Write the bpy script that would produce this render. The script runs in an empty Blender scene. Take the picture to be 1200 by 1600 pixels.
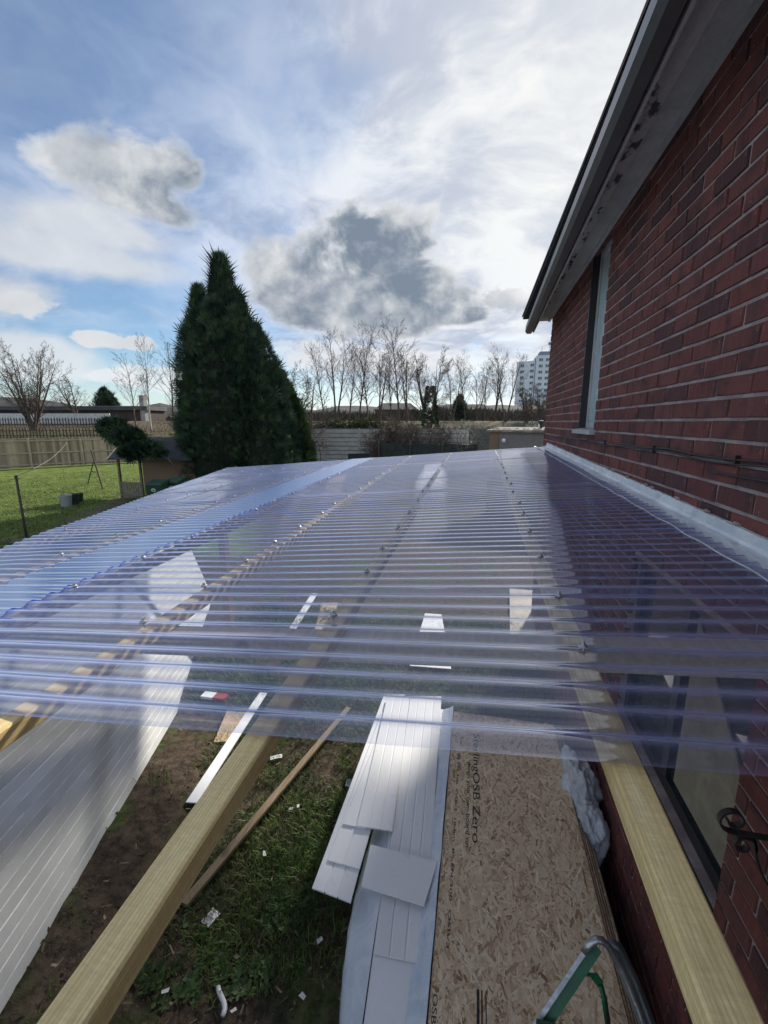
import bpy, math, random
import numpy as np
from mathutils import Vector, Matrix, noise
R = random.Random(7)
sc = bpy.context.scene
COL = sc.collection
# ---------------------------------------------------------------- camera
H = 2.85                                   # eye height above the ground
F = 680.0                                  # focal length in pixels of a 1200 x 1600 picture
PITCH, PSI = math.atan(140 / F), math.atan(144 / F)
CP, SP, CY, SY = math.cos(PITCH), math.sin(PITCH), math.cos(PSI), math.sin(PSI)
cam_d = bpy.data.cameras.new('camera'); cam = bpy.data.objects.new('camera', cam_d); COL.objects.link(cam)
cam_d.sensor_fit = 'VERTICAL'; cam_d.sensor_height = 24.0; cam_d.lens = 24.0 * F / 1600
cam_d.clip_start = 0.02; cam_d.clip_end = 6000
cam.location = (0, 0, H); cam.rotation_euler = (math.pi / 2 - PITCH, 0, PSI)
sc.camera = cam
# ---------------------------------------------------------------- sky, sun, exposure
SUN_AZ, SUN_EL = math.radians(18.5), math.radians(31)
SUN = Vector((math.sin(SUN_AZ) * math.cos(SUN_EL), math.cos(SUN_AZ) * math.cos(SUN_EL), math.sin(SUN_EL)))
sc.view_settings.view_transform = 'Standard'; sc.view_settings.look = 'None'
sc.view_settings.gamma = 1.0; sc.view_settings.use_curve_mapping = False
sc.view_settings.exposure = 1.85
sun_d = bpy.data.lights.new('sun', 'SUN'); sun_d.energy = 1.6; sun_d.angle = math.radians(3.5); sun_d.color = (1, .94, .84)
sun = bpy.data.objects.new('sun', sun_d); COL.objects.link(sun)
sun.rotation_euler = SUN.to_track_quat('Z', 'Y').to_euler(); sun.location = (0, 0, 30)
try:
    sc.cycles.transparent_max_bounces = 48; sc.cycles.max_bounces = 10; sc.cycles.use_denoising = True
    sc.cycles.sample_clamp_indirect = 6.0
except Exception: pass


class NT:
    """small helper to write node trees as expressions"""
    def __init__(s, tree): s.t = tree; s.n = tree.nodes; s.l = tree.links
    def new(s, typ, **kw):
        n = s.n.new(typ)
        for k, v in kw.items(): setattr(n, k, v)
        return n
    def link(s, a, b): s.l.new(a, b)
    def put(s, sock, v):
        if isinstance(v, bpy.types.NodeSocket): s.l.new(v, sock)
        elif v is not None: sock.default_value = v
    def m(s, op, a, b=None, c=None, clamp=False):
        n = s.new('ShaderNodeMath', operation=op); n.use_clamp = clamp
        for i, v in enumerate((a, b, c)): s.put(n.inputs[i], v)
        return n.outputs[0]
    def v(s, op, a, b=None):
        n = s.new('ShaderNodeVectorMath', operation=op)
        for i, q in enumerate((a, b)):
            if q is None: continue
            if op == 'SCALE' and i == 1: s.put(n.inputs['Scale'], q)
            else: s.put(n.inputs[i], q)
        return n.outputs['Value'] if op in ('DOT_PRODUCT', 'LENGTH') else n.outputs[0]
    def mix(s, f, a, b, typ='MIX'):
        n = s.new('ShaderNodeMixRGB', blend_type=typ)
        s.put(n.inputs[0], f); s.put(n.inputs[1], c4(a)); s.put(n.inputs[2], c4(b)); return n.outputs[0]
    def ss(s, x, lo, hi):
        n = s.new('ShaderNodeMapRange', interpolation_type='SMOOTHSTEP')
        s.put(n.inputs[0], x); n.inputs[1].default_value = lo; n.inputs[2].default_value = hi; return n.outputs[0]
    def lin(s, x, lo, hi, a=0., b=1.):
        n = s.new('ShaderNodeMapRange'); s.put(n.inputs[0], x)
        n.inputs[1].default_value = lo; n.inputs[2].default_value = hi; n.inputs[3].default_value = a; n.inputs[4].default_value = b
        return n.outputs[0]
    def noise(s, vec, scale, detail=3., rough=.55, dist=0., col=False):
        n = s.new('ShaderNodeTexNoise'); s.put(n.inputs['Vector'], vec)
        n.inputs['Scale'].default_value = scale; n.inputs['Detail'].default_value = detail
        n.inputs['Roughness'].default_value = rough; n.inputs['Distortion'].default_value = dist
        return n.outputs['Color' if col else 'Fac']


def c4(c):
    return c if isinstance(c, bpy.types.NodeSocket) or len(c) == 4 else (*c, 1.0)


def pray(px, py):                          # picture position -> direction in the world
    xc, v = (px - 600) / F, (py - 800) / F
    f, u = CP - v * SP, -(SP + v * CP)
    return Vector((xc * CY - SY * f, xc * SY + CY * f, u))


def build_world():
    w = bpy.data.worlds.new('World'); sc.world = w; w.use_nodes = True
    k = NT(w.node_tree); k.n.clear()
    sky = k.new('ShaderNodeTexSky', sky_type='NISHITA'); sky.sun_disc = False
    sky.sun_elevation = SUN_EL; sky.sun_rotation = SUN_AZ
    sky.air_density = 1.0; sky.dust_density = .6; sky.ozone_density = 1.6
    tc = k.new('ShaderNodeTexCoord').outputs['Generated']
    d = k.v('NORMALIZE', tc)
    sx = k.new('ShaderNodeSeparateXYZ'); k.link(d, sx.inputs[0]); dz = sx.outputs[2]
    inv = k.m('DIVIDE', 1.0, k.m('ADD', k.m('MAXIMUM', dz, 0.0), .16))
    p = k.v('SCALE', d, inv)
    sd = k.v('DOT_PRODUCT', d, tuple(SUN)); sdp = k.m('MAXIMUM', sd, 0.0)
    # bluish base: the physical sky, darkened a little away from the sun
    base = k.mix(1.0, sky.outputs[0], (.29, .36, .41), "MULTIPLY")
    # thin high veil, thicker near the sun
    wrp = k.v('ADD', p, k.v('SCALE', k.v('SUBTRACT', k.noise(p, 1.1, 3., .5, 0., True), (.5, .5, .5)), .9))
    n1 = k.noise(k.v('MULTIPLY', wrp, (1.0, .62, 1.)), 1.25, 6., .56)
    n2 = k.noise(k.v('MULTIPLY', wrp, (2.4, .7, 1.)), 1.1, 5., .55)
    n3 = k.noise(k.v('ADD', wrp, (3., 1., 0.)), 2.3, 6., .6)
    glow = k.m('POWER', sdp, 8.0)
    veil = k.m('ADD', k.m('MULTIPLY', k.ss(n1, .36, .64), .85), k.m('MULTIPLY', k.ss(n2, .42, .70), .40))
    veil = k.m('ADD', veil, k.m('MULTIPLY', k.m('POWER', sdp, 3.2), 1.0))
    veil = k.m('MULTIPLY', veil, k.ss(k.m('ADD', dz, k.m('MULTIPLY', k.m('POWER', sdp, 5.), .35)), .06, .30))
    side = k.ss(k.v('DOT_PRODUCT', d, tuple(pray(40, 190).normalized())), .80, .99)
    veil = k.m('MULTIPLY', veil, k.m('SUBTRACT', 1.0, k.m('MULTIPLY', side, .45)))
    veil = k.m('MINIMUM', veil, .96)
    veilc = k.mix(k.ss(sd, -.5, .35), (6.2, 6.4, 6.7), (2.4, 2.6, 3.1))      # unseen front-lit clouds opposite the sun, brightened to lift the shaded foreground
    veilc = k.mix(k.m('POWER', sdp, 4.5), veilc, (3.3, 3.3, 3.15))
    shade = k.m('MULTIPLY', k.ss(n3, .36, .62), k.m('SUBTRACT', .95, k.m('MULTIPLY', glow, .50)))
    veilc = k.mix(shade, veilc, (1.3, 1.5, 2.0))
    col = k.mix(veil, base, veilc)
    # cumulus clouds: (px, py, half width, half height, cover, ragged, darkness, softness)
    sv = (.9, .9, 1.25)
    sunv = tuple(SUN * .07 + Vector((-.02, 0, .03)))
    f0 = k.noise(k.v('MULTIPLY', d, sv), 6.0, 9., .57, .35)
    f1 = k.noise(k.v('MULTIPLY', k.v('ADD', d, sunv), sv), 6.0, 9., .57, .35)
    rag = k.m('SUBTRACT', f0, .5)
    rag2 = k.m('SUBTRACT', k.noise(k.v('MULTIPLY', d, sv), 21., 6., .6, .3), .5)
    lit = k.m('ADD', k.m('MULTIPLY', k.ss(k.m('SUBTRACT', f0, f1), -.14, .20), .75), k.m('MULTIPLY', k.ss(k.noise(d, 12., 7., .60, .3), .42, .68), .40))
    groups = [  # (sub-blobs (px, py, half width, half height), cover, ragged, darkness, softness)
        ([(225, 290, 95, 52), (160, 265, 60, 28), (265, 332, 62, 38), (285, 272, 42, 40)], 1.0, 2.3, 1.0, .40),
        ([(70, 395, 260, 38), (150, 360, 160, 40)], .8, 2.0, .25, .8),
        ([(450, 452, 105, 76), (545, 470, 180, 70), (600, 368, 82, 50), (560, 395, 70, 56), (660, 480, 95, 52), (720, 495, 55, 22)], 1.0, 2.3, 1.05, .34),
        ([(25, 474, 44, 22)], .95, 1.7, .30, .4), ([(190, 537, 56, 15), (150, 528, 30, 9)], .95, 1.6, .25, .35), ([(168, 588, 46, 14)], .8, 1.6, .1, .4),
        ([(40, 560, 95, 46)], .75, 1.8, .12, .5), ([(886, 216, 15, 9)], .5, 2.2, .8, .8), ([(805, 470, 70, 20)], .75, 2.2, .7, .6),
        ([(640, 568, 190, 30)], .7, 1.9, .05, .6), ([(250, 592, 70, 26), (480, 557, 60, 22)], .75, 1.7, .05, .5),
        ([(-260, 420, 260, 60)], .8, 2.0, .4, .5), ([(1350, 420, 200, 80)], .9, 2.0, .5, .5)]
    for (subs, gain, rg, dark, soft) in groups:
        E = None; V0 = None
        for (bx, by, hw, hh) in subs:
            c = pray(bx, by); L = c.length; c = c / L
            t = Vector((c.y, -c.x, 0)).normalized(); up = t.cross(c)
            a, b = hw / F / L * 1.2, hh / F / L * 1.2
            u = k.m('MULTIPLY', k.v('DOT_PRODUCT', d, tuple(t)), 1 / a)
            vv = k.m('MULTIPLY', k.v('DOT_PRODUCT', d, tuple(up)), 1 / b)
            vb = k.m('MULTIPLY', vv, k.m('ADD', 1.0, k.m('MULTIPLY', k.m('LESS_THAN', vv, 0.0), .35)))
            r = k.m('SQRT', k.m('ADD', k.m('MULTIPLY', u, u), k.m('MULTIPLY', vb, vb)))
            front = k.ss(k.v('DOT_PRODUCT', d, tuple(c)), .5, .7)
            e1 = k.m('SUBTRACT', k.m('MULTIPLY', k.m('SUBTRACT', 2.0, r), front), 1.02)
            if E is None: E = e1; V0 = vv
            else:
                n = k.new('ShaderNodeMath', operation='SMOOTH_MAX'); k.put(n.inputs[0], E); k.put(n.inputs[1], e1); n.inputs[2].default_value = .35; E = n.outputs[0]
        small = max(q[2] for q in subs) < 80
        e = k.m('ADD', E, k.m('MULTIPLY', rag2 if small else rag, rg * (1.3 if small else 1.)))
        mask = k.m('MULTIPLY', k.ss(e, .0, soft), gain)
        core = k.m('MULTIPLY', k.ss(k.m('ADD', e, k.m('MULTIPLY', k.m('SUBTRACT', n3, .5), .4)), -.02, .42), dark)
        core = k.m('MULTIPLY', core, k.m('SUBTRACT', 1.0, k.m('MULTIPLY', lit, .78)))
        litc = k.mix(glow, (2.7, 2.75, 2.8), (3.9, 3.85, 3.7))
        cc = k.mix(core, litc, (.70, .88, 1.14))
        col = k.mix(mask, col, cc)
    # pale band low over the horizon
    hz = k.m('SUBTRACT', 1.0, k.ss(dz, .0, .16))
    col = k.mix(k.m('MULTIPLY', hz, k.m('ADD', .30, k.m('MULTIPLY', k.m('POWER', sdp, 3.), .4))), col, (3.5, 3.8, 4.0))
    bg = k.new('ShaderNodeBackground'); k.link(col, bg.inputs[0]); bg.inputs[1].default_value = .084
    o = k.new('ShaderNodeOutputWorld'); k.link(bg.outputs[0], o.inputs[0])


build_world()
# ---------------------------------------------------------------- helpers
D_ = {}


def at(px, py, z=None, X=None, depth=None):
    """the point of the place seen at that spot of the photograph: on a level, on a plane parallel to the wall, or at a depth"""
    r = pray(px, py)
    if z is not None: t = (z - H) / r.z
    elif X is not None: t = X / r.x
    else: t = depth
    return Vector((r.x * t, r.y * t, H + r.z * t))


def proj(P):
    xc = P[0] * CY + P[1] * SY; f = -P[0] * SY + P[1] * CY; u = P[2] - H
    z = f * CP - u * SP
    if z < .05: return None
    return 600 + F * xc / z, 800 - F * (f * SP + u * CP) / z, z


def material(name, col, rough=.7, col2=None, scale=6., bump=0., bscale=60., metal=0., stretch=(1, 1, 1), objrand=0., isl=0., spec=.4,
             detail=4., lo=.35, hi=.65, fine=.12, dist=0., trans=0.):
    if name in D_: return D_[name]
    mt = bpy.data.materials.new(name); mt.use_nodes = True; k = NT(mt.node_tree)
    b = k.n['Principled BSDF']
    tc = k.new('ShaderNodeTexCoord').outputs['Object']
    oi = k.new('ShaderNodeObjectInfo').outputs['Random']
    geo = k.new('ShaderNodeNewGeometry').outputs['Random Per Island']
    vec = k.v('MULTIPLY', k.v('ADD', tc, k.v('SCALE', (3.1, 7.7, 1.3), oi)), tuple(stretch))
    n = k.noise(vec, scale, detail, .58, dist)
    c = k.mix(k.ss(n, lo, hi), col, col2 or tuple(x * .72 for x in col))
    nf = k.noise(vec, bscale, 3., .6)
    c = k.mix(1.0, c, k.mix(nf, (1 - fine * 2,) * 3, (1 + fine * 1.2,) * 3), 'MULTIPLY')
    if objrand or isl:
        rnd = k.m('FRACT', k.m('ADD', oi, geo)) if objrand and isl else (oi if objrand else geo)
        am = max(objrand, isl)
        c = k.mix(1.0, c, k.mix(rnd, (1 - am,) * 3, (1 + am * .8,) * 3), 'MULTIPLY')
    k.link(c, b.inputs['Base Color'])
    b.inputs['Roughness'].default_value = rough; b.inputs['Metallic'].default_value = metal
    b.inputs['Specular IOR Level'].default_value = spec
    if bump:
        bn = k.new('ShaderNodeBump'); bn.inputs['Strength'].default_value = bump; bn.inputs['Distance'].default_value = .01
        k.link(k.m('ADD', nf, k.m('MULTIPLY', n, .8)), bn.inputs['Height']); k.link(bn.outputs[0], b.inputs['Normal'])
    if trans:
        tr = k.new('ShaderNodeBsdfTranslucent'); k.link(c, tr.inputs[0])
        mx = k.new('ShaderNodeMixShader'); mx.inputs[0].default_value = trans
        k.link(b.outputs[0], mx.inputs[1]); k.link(tr.outputs[0], mx.inputs[2])
        k.link(mx.outputs[0], k.n['Material Output'].inputs[0])
    D_[name] = mt
    return mt


class MB:
    def __init__(s): s.v = []; s.f = []; s.mi = []; s.cur = 0
    def face(s, pts):
        i = len(s.v); s.v.extend(tuple(p) for p in pts); s.f.append(tuple(range(i, i + len(pts)))); s.mi.append(s.cur)
    def hexa(s, b, t):
        """bottom and top quads (counter-clockwise from above)"""
        i = len(s.v); s.v.extend(tuple(p) for p in list(b) + list(t))
        n = len(b)
        s.f.append(tuple(i + j for j in reversed(range(n)))); s.f.append(tuple(i + n + j for j in range(n)))
        for j in range(n):
            q = (j + 1) % n; s.f.append((i + j, i + q, i + n + q, i + n + j))
        s.mi.extend([s.cur] * (n + 2))
    def box(s, c, size, M=None):
        hx, hy, hz = (q / 2 for q in size)
        pts = [Vector((x, y, z)) for z in (-hz, hz) for x, y in ((-hx, -hy), (hx, -hy), (hx, hy), (-hx, hy))]
        if M is not None: pts = [M @ p for p in pts]
        pts = [p + Vector(c) for p in pts]
        s.hexa(pts[:4], pts[4:])
    def span(s, a, b):
        s.box([(a[i] + b[i]) / 2 for i in range(3)], [abs(b[i] - a[i]) for i in range(3)])
    def tube(s, path, rad, n=6, cap=True):
        path = [Vector(p) for p in path]
        if not hasattr(rad, '__len__'): rad = [rad] * len(path)
        base = len(s.v); prev = None
        for i, p in enumerate(path):
            d = (path[min(i + 1, len(path) - 1)] - path[max(i - 1, 0)])
            d = d.normalized() if d.length > 1e-9 else Vector((0, 0, 1))
            if prev is None: a = d.orthogonal().normalized()
            else:
                a = prev - d * prev.dot(d); a = a.normalized() if a.length > 1e-6 else d.orthogonal().normalized()
            prev = a; b = d.cross(a)
            for j in range(n):
                t = 2 * math.pi * j / n; s.v.append(tuple(p + (a * math.cos(t) + b * math.sin(t)) * rad[i]))
        for i in range(len(path) - 1):
            for j in range(n):
                q = (j + 1) % n; o = base + i * n
                s.f.append((o + j, o + q, o + n + q, o + n + j)); s.mi.append(s.cur)
        if cap:
            s.f.append(tuple(base + j for j in reversed(range(n)))); s.mi.append(s.cur)
            o = base + (len(path) - 1) * n; s.f.append(tuple(o + j for j in range(n))); s.mi.append(s.cur)
    def bar(s, a, b, w, h, up=(0, 0, 1)):
        a, b = Vector(a), Vector(b); d = (b - a).normalized(); r = d.cross(Vector(up)).normalized(); u = r.cross(d)
        q = lambda p: [p - r * w / 2 - u * h / 2, p + r * w / 2 - u * h / 2, p + r * w / 2 + u * h / 2, p - r * w / 2 + u * h / 2]
        s.hexa(q(a), q(b))
    def lathe(s, prof, c, n=20):
        c = Vector(c); base = len(s.v)
        for r, z in prof:
            for j in range(n):
                t = 2 * math.pi * j / n; s.v.append((c.x + r * math.cos(t), c.y + r * math.sin(t), c.z + z))
        for i in range(len(prof) - 1):
            for j in range(n):
                q = (j + 1) % n; o = base + i * n
                s.f.append((o + j, o + q, o + n + q, o + n + j)); s.mi.append(s.cur)
    def mesh(s, name, mats, smooth=False):
        me = bpy.data.meshes.new(name)
        me.from_pydata(s.v, [], s.f)
        for m in (mats if isinstance(mats, (list, tuple)) else [mats]): me.materials.append(m)
        if any(s.mi): me.polygons.foreach_set('material_index', s.mi)
        if smooth: me.polygons.foreach_set('use_smooth', [True] * len(s.f))
        me.update()
        return me
    def build(s, name, mats, parent=None, smooth=False, **props):
        return link(name, s.mesh(name, mats, smooth), parent, **props)


def link(name, me, parent=None, loc=None, **props):
    o = bpy.data.objects.new(name, me); COL.objects.link(o)
    if loc is not None: o.location = loc
    if parent is not None:
        o.parent = parent; o.matrix_parent_inverse = wm(parent).inverted()
    for k, v in props.items(): o[k] = v
    return o


def wm(o):
    m = Matrix.LocRotScale(o.location, o.rotation_euler, o.scale)
    return wm(o.parent) @ o.matrix_parent_inverse @ m if o.parent else m


def thing(name, label, cat, loc=(0, 0, 0), group=None):
    o = bpy.data.objects.new(name, None); COL.objects.link(o); o.location = loc; o.empty_display_size = .1
    o['label'] = label; o['category'] = cat
    if group: o['group'] = group
    return o


def tag(o, label, cat, group=None):
    o['label'] = label; o['category'] = cat
    if group: o['group'] = group
    return o


def copy_tree(o, loc, rotz=0., scale=1., label=None):
    kids = [c for c in bpy.data.objects if c.parent == o]
    r = o.copy(); COL.objects.link(r); r.location = loc; r.rotation_euler = (0, 0, rotz)
    r.scale = scale if hasattr(scale, '__len__') else (scale,) * 3
    if label: r['label'] = label
    for c in kids:
        q = c.copy(); COL.objects.link(q); q.parent = r
    return r


def fbm(x, y, s, seed=0.):
    return noise.fractal(Vector((x * s, y * s, seed)), 1.0, 2.0, 4)


def lerp(a, b, t): return a + (b - a) * t


def sstep(x, a, b):
    t = min(1, max(0, (x - a) / (b - a))); return t * t * (3 - 2 * t)


# ---------------------------------------------------------------- ground
WALL = .90                                   # the house wall is the plane x = WALL
PD = pray(470, 785).normalized()             # run of the white cladding wall: away from the house and slightly downhill
PB = at(272, 1122, z=0.0)                    # a point of its foot
PH = Vector((PD.x, PD.y, 0)).normalized(); PN = Vector((PH.y, -PH.x, 0))   # PN points towards the house


def ground_z(x, y):
    f = -x * SY + y * CY
    z = 1.9 * sstep(f, 33, 44) + 1.15 * sstep(f, 44, 66)
    if f < 9:
        q = Vector((x - PB.x, y - PB.y, 0)); t = q.dot(PH); r = q.dot(PN)
        bank = max(0., -t) * (-PD.z / math.hypot(PD.x, PD.y))
        if t > -6: z += bank * (1 - sstep(r, .02, .85))
        z += .030 * fbm(x, y, 1.3, 3.) + .014 * fbm(x, y, 6., 9.)
    elif f < 40: z += .05 * fbm(x, y, .25, 1.) * sstep(f, 9, 12)
    return z


def axis(lo, hi, n, k):
    return [lo + (hi - lo) * i / (n - 1) if k == 0 else math.sinh(lerp(-math.asinh(-lo * k), math.asinh(hi * k), i / (n - 1))) / k for i in range(n)]


def build_ground():
    us, fs = axis(-3500, 3500, 170, 1.2), axis(-30, 4000, 190, 1.0)
    v = [];
    for f in fs:
        for u in us:
            x, y = u * CY - f * SY, u * SY + f * CY
            v.append((x, y, ground_z(x, y)))
    n = len(us); fc = [(j * n + i, j * n + i + 1, (j + 1) * n + i + 1, (j + 1) * n + i) for j in range(len(fs) - 1) for i in range(n - 1)]
    me = bpy.data.meshes.new('ground'); me.from_pydata(v, [], fc)
    mt = bpy.data.materials.new('ground'); mt.use_nodes = True; k = NT(mt.node_tree); b = k.n['Principled BSDF']
    tc = k.new('ShaderNodeTexCoord').outputs['Object']
    sx = k.new('ShaderNodeSeparateXYZ'); k.link(tc, sx.inputs[0])
    fw = k.m('ADD', k.m('MULTIPLY', sx.outputs[0], -SY), k.m('MULTIPLY', sx.outputs[1], CY))
    n1 = k.noise(tc, 1.6, 5., .6); n2 = k.noise(tc, 14., 5., .65); n3 = k.noise(tc, 70., 4., .7); nb = k.noise(tc, .35, 4., .55)
    soil = k.mix(k.ss(n2, .3, .7), (.036, .028, .021), (.112, .084, .060))
    soil = k.mix(k.ss(n3, .58, .72), soil, (.20, .155, .11))
    turf = k.mix(k.ss(n2, .3, .7), (.030, .052, .014), (.075, .105, .030))
    nearc = k.mix(k.ss(n1, .50, .66), soil, turf)
    lawn = k.mix(k.ss(nb, .35, .65), (.15, .20, .045), (.20, .25, .065))
    st = k.noise(k.v('MULTIPLY', tc, (.9, 3.2, 1.)), 1.6, 4., .6)
    lawn = k.mix(k.ss(st, .38, .68), lawn, (.065, .105, .018))
    lawn = k.mix(k.m('MULTIPLY', k.ss(k.noise(tc, .75, 5., .62), .55, .70), .65), lawn, (.105, .095, .045))
    lawn = k.mix(1., lawn, k.mix(n3, (.72,) * 3, (1.2,) * 3), 'MULTIPLY')
    scrub = k.mix(k.ss(k.noise(tc, .9, 6., .7), .35, .65), (.075, .062, .036), (.16, .125, .08))
    scrub = k.mix(k.ss(k.noise(tc, .22, 4., .6), .5, .66), scrub, (.07, .085, .035))
    lat = k.m('DIVIDE', k.m('ADD', k.m('MULTIPLY', sx.outputs[0], CY), k.m('MULTIPLY', sx.outputs[1], SY)), k.m('MAXIMUM', fw, 1.))
    c = k.mix(k.m('MULTIPLY', k.ss(fw, 8.6, 9.6), k.m('SUBTRACT', 1., k.ss(k.m('ADD', lat, k.m('MULTIPLY', nb, .12)), -.30, -.20))), nearc, lawn)
    c = k.mix(k.ss(k.m('ADD', fw, k.m('MULTIPLY', nb, 3.)), 33.5, 35.), c, scrub)
    k.link(c, b.inputs['Base Color']); b.inputs['Roughness'].default_value = .95; b.inputs['Specular IOR Level'].default_value = .12
    bn = k.new('ShaderNodeBump'); bn.inputs['Strength'].default_value = .8; bn.inputs['Distance'].default_value = .03
    k.link(k.m('ADD', n2, k.m('MULTIPLY', n3, .4)), bn.inputs['Height']); k.link(bn.outputs[0], b.inputs['Normal'])
    me.materials.append(mt); me.polygons.foreach_set('use_smooth', [True] * len(fc))
    link('ground', me, kind='structure')


build_ground()


def gat(px, py):
    """ground point seen at that spot"""
    r = pray(px, py); z = 0.
    for _ in range(12):
        t = (z - H) / r.z if r.z < -1e-4 else 60.
        z = lerp(z, ground_z(r.x * t, r.y * t), .7)
    t = (z - H) / r.z
    return Vector((r.x * t, r.y * t, z))


def gd(px, depth):
    """ground point at a depth, in line with picture column px"""
    p = at(px, 660, depth=depth); return Vector((p.x, p.y, ground_z(p.x, p.y)))


# distant rising land
def build_hills():
    b = MB(); N = 70
    for (dist, hgt, wdt, sd) in ((170, 6.5, 40, 2.), (420, 15, 90, 8.)):
        rows = []
        for j in range(5):
            row = []
            for i in range(N):
                a = lerp(-1.5, 1.25, i / (N - 1)) - PSI * -1 * 0
                rr = dist + wdt * (j - 2) / 2
                x, y = rr * math.sin(a - PSI), rr * math.cos(a - PSI)
                e = (0, .72, 1., .8, 0)[j] * hgt * (.55 + .55 * (.5 + fbm(a * 6, j * .1, 1., sd)))
                row.append((x, y, 2.6 + e if e else 2.0))
            rows.append(row)
        for j in range(4):
            for i in range(N - 1): b.face([rows[j][i], rows[j][i + 1], rows[j + 1][i + 1], rows[j + 1][i]])
    b.build('hills', material('hill', (.034, .036, .034), .95, (.05, .046, .042), .06, 0, .6, fine=.3), smooth=True, kind='structure')


build_hills()
# ---------------------------------------------------------------- house
M_MORTAR = material('mortar', (.42, .345, .33), .95, (.27, .22, .21), 9., .5, 120.)
M_BRICK = None


def brick_mat():
    mt = bpy.data.materials.new('red_brick'); mt.use_nodes = True; k = NT(mt.node_tree); b = k.n['Principled BSDF']
    tc = k.new('ShaderNodeTexCoord').outputs['Object']
    oi = k.new('ShaderNodeObjectInfo').outputs['Random']; ge = k.new('ShaderNodeNewGeometry').outputs['Random Per Island']
    rnd = k.m('FRACT', k.m('ADD', oi, ge))
    vec = k.v('ADD', tc, k.v('SCALE', (11., 17., 5.), rnd))
    rp = k.new('ShaderNodeValToRGB'); k.link(rnd, rp.inputs[0])
    e = rp.color_ramp.elements; e[0].position = 0; e[0].color = (.070, .033, .034, 1); e[1].position = 1; e[1].color = (.205, .064, .053, 1)
    for pos, c in ((.12, (.095, .040, .039, 1)), (.2, (.145, .046, .041, 1)), (.5, (.175, .053, .044, 1)), (.8, (.155, .058, .050, 1))):
        q = rp.color_ramp.elements.new(pos); q.color = c
    c = k.mix(k.ss(k.noise(vec, 9., 4., .6), .42, .72), rp.outputs[0], (.070, .034, .034))
    st = k.noise(k.v('MULTIPLY', vec, (1., 60., 4.)), 1., 3., .6)           # vertical drag marks of the rustic face
    c = k.mix(k.m('MULTIPLY', k.ss(st, .52, .75), .40), c, (.21, .115, .10))
    c = k.mix(1., c, k.mix(k.noise(vec, 160., 3., .7), (.7,) * 3, (1.25,) * 3), 'MULTIPLY')
    c = k.mix(k.m('MULTIPLY', k.ss(k.noise(tc, 34., 2., .6), .70, .76), .6), c, (.42, .33, .30))
    k.link(c, b.inputs['Base Color']); b.inputs['Roughness'].default_value = .85; b.inputs['Specular IOR Level'].default_value = .3
    bn = k.new('ShaderNodeBump'); bn.inputs['Strength'].default_value = .55; bn.inputs['Distance'].default_value = .006
    k.link(k.m('ADD', st, k.noise(vec, 120., 3., .6)), bn.inputs['Height']); k.link(bn.outputs[0], b.inputs['Normal'])
    return mt


M_BRICK = brick_mat()
CRS, BRL, JT = .0795, .238, .0125
UW = (3.78, 4.32, 2.80, 4.25)                # upper window: y0 y1 z0 z1
LW = (1.46, 2.62, 1.13, 2.12)                # lower window
Y0, Y1, ZT = -.75, 6.45, 4.33
house = thing('brick_house', 'red brick house with grey eaves beside the clear plastic roof', 'house', (WALL + .1, 2.8, 0))


def brick_mesh(seed, L=BRL - JT, h=CRS - JT, dep=.03):
    rr = random.Random(seed); b = MB()
    j = lambda s: rr.uniform(-s, s)
    hl, hh = L / 2, h / 2
    back = [(dep, -hl, -hh), (dep, -hl, hh), (dep, hl, hh), (dep, hl, -hh)]
    mid = [(.002, y + j(.0015), z + j(.0015)) for _, y, z in back]
    c = .0022
    fr = [(-.0015 + j(.001), y - math.copysign(c, y), z - math.copysign(c, z)) for _, y, z in mid]
    b.v = back + mid + fr
    for a in (0, 4):
        for i in range(4):
            q = (i + 1) % 4; b.f.append((a + i, a + 4 + i, a + 4 + q, a + q))
    b.f.append((8, 11, 10, 9)); b.mi = [0] * 9
    return b


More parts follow.
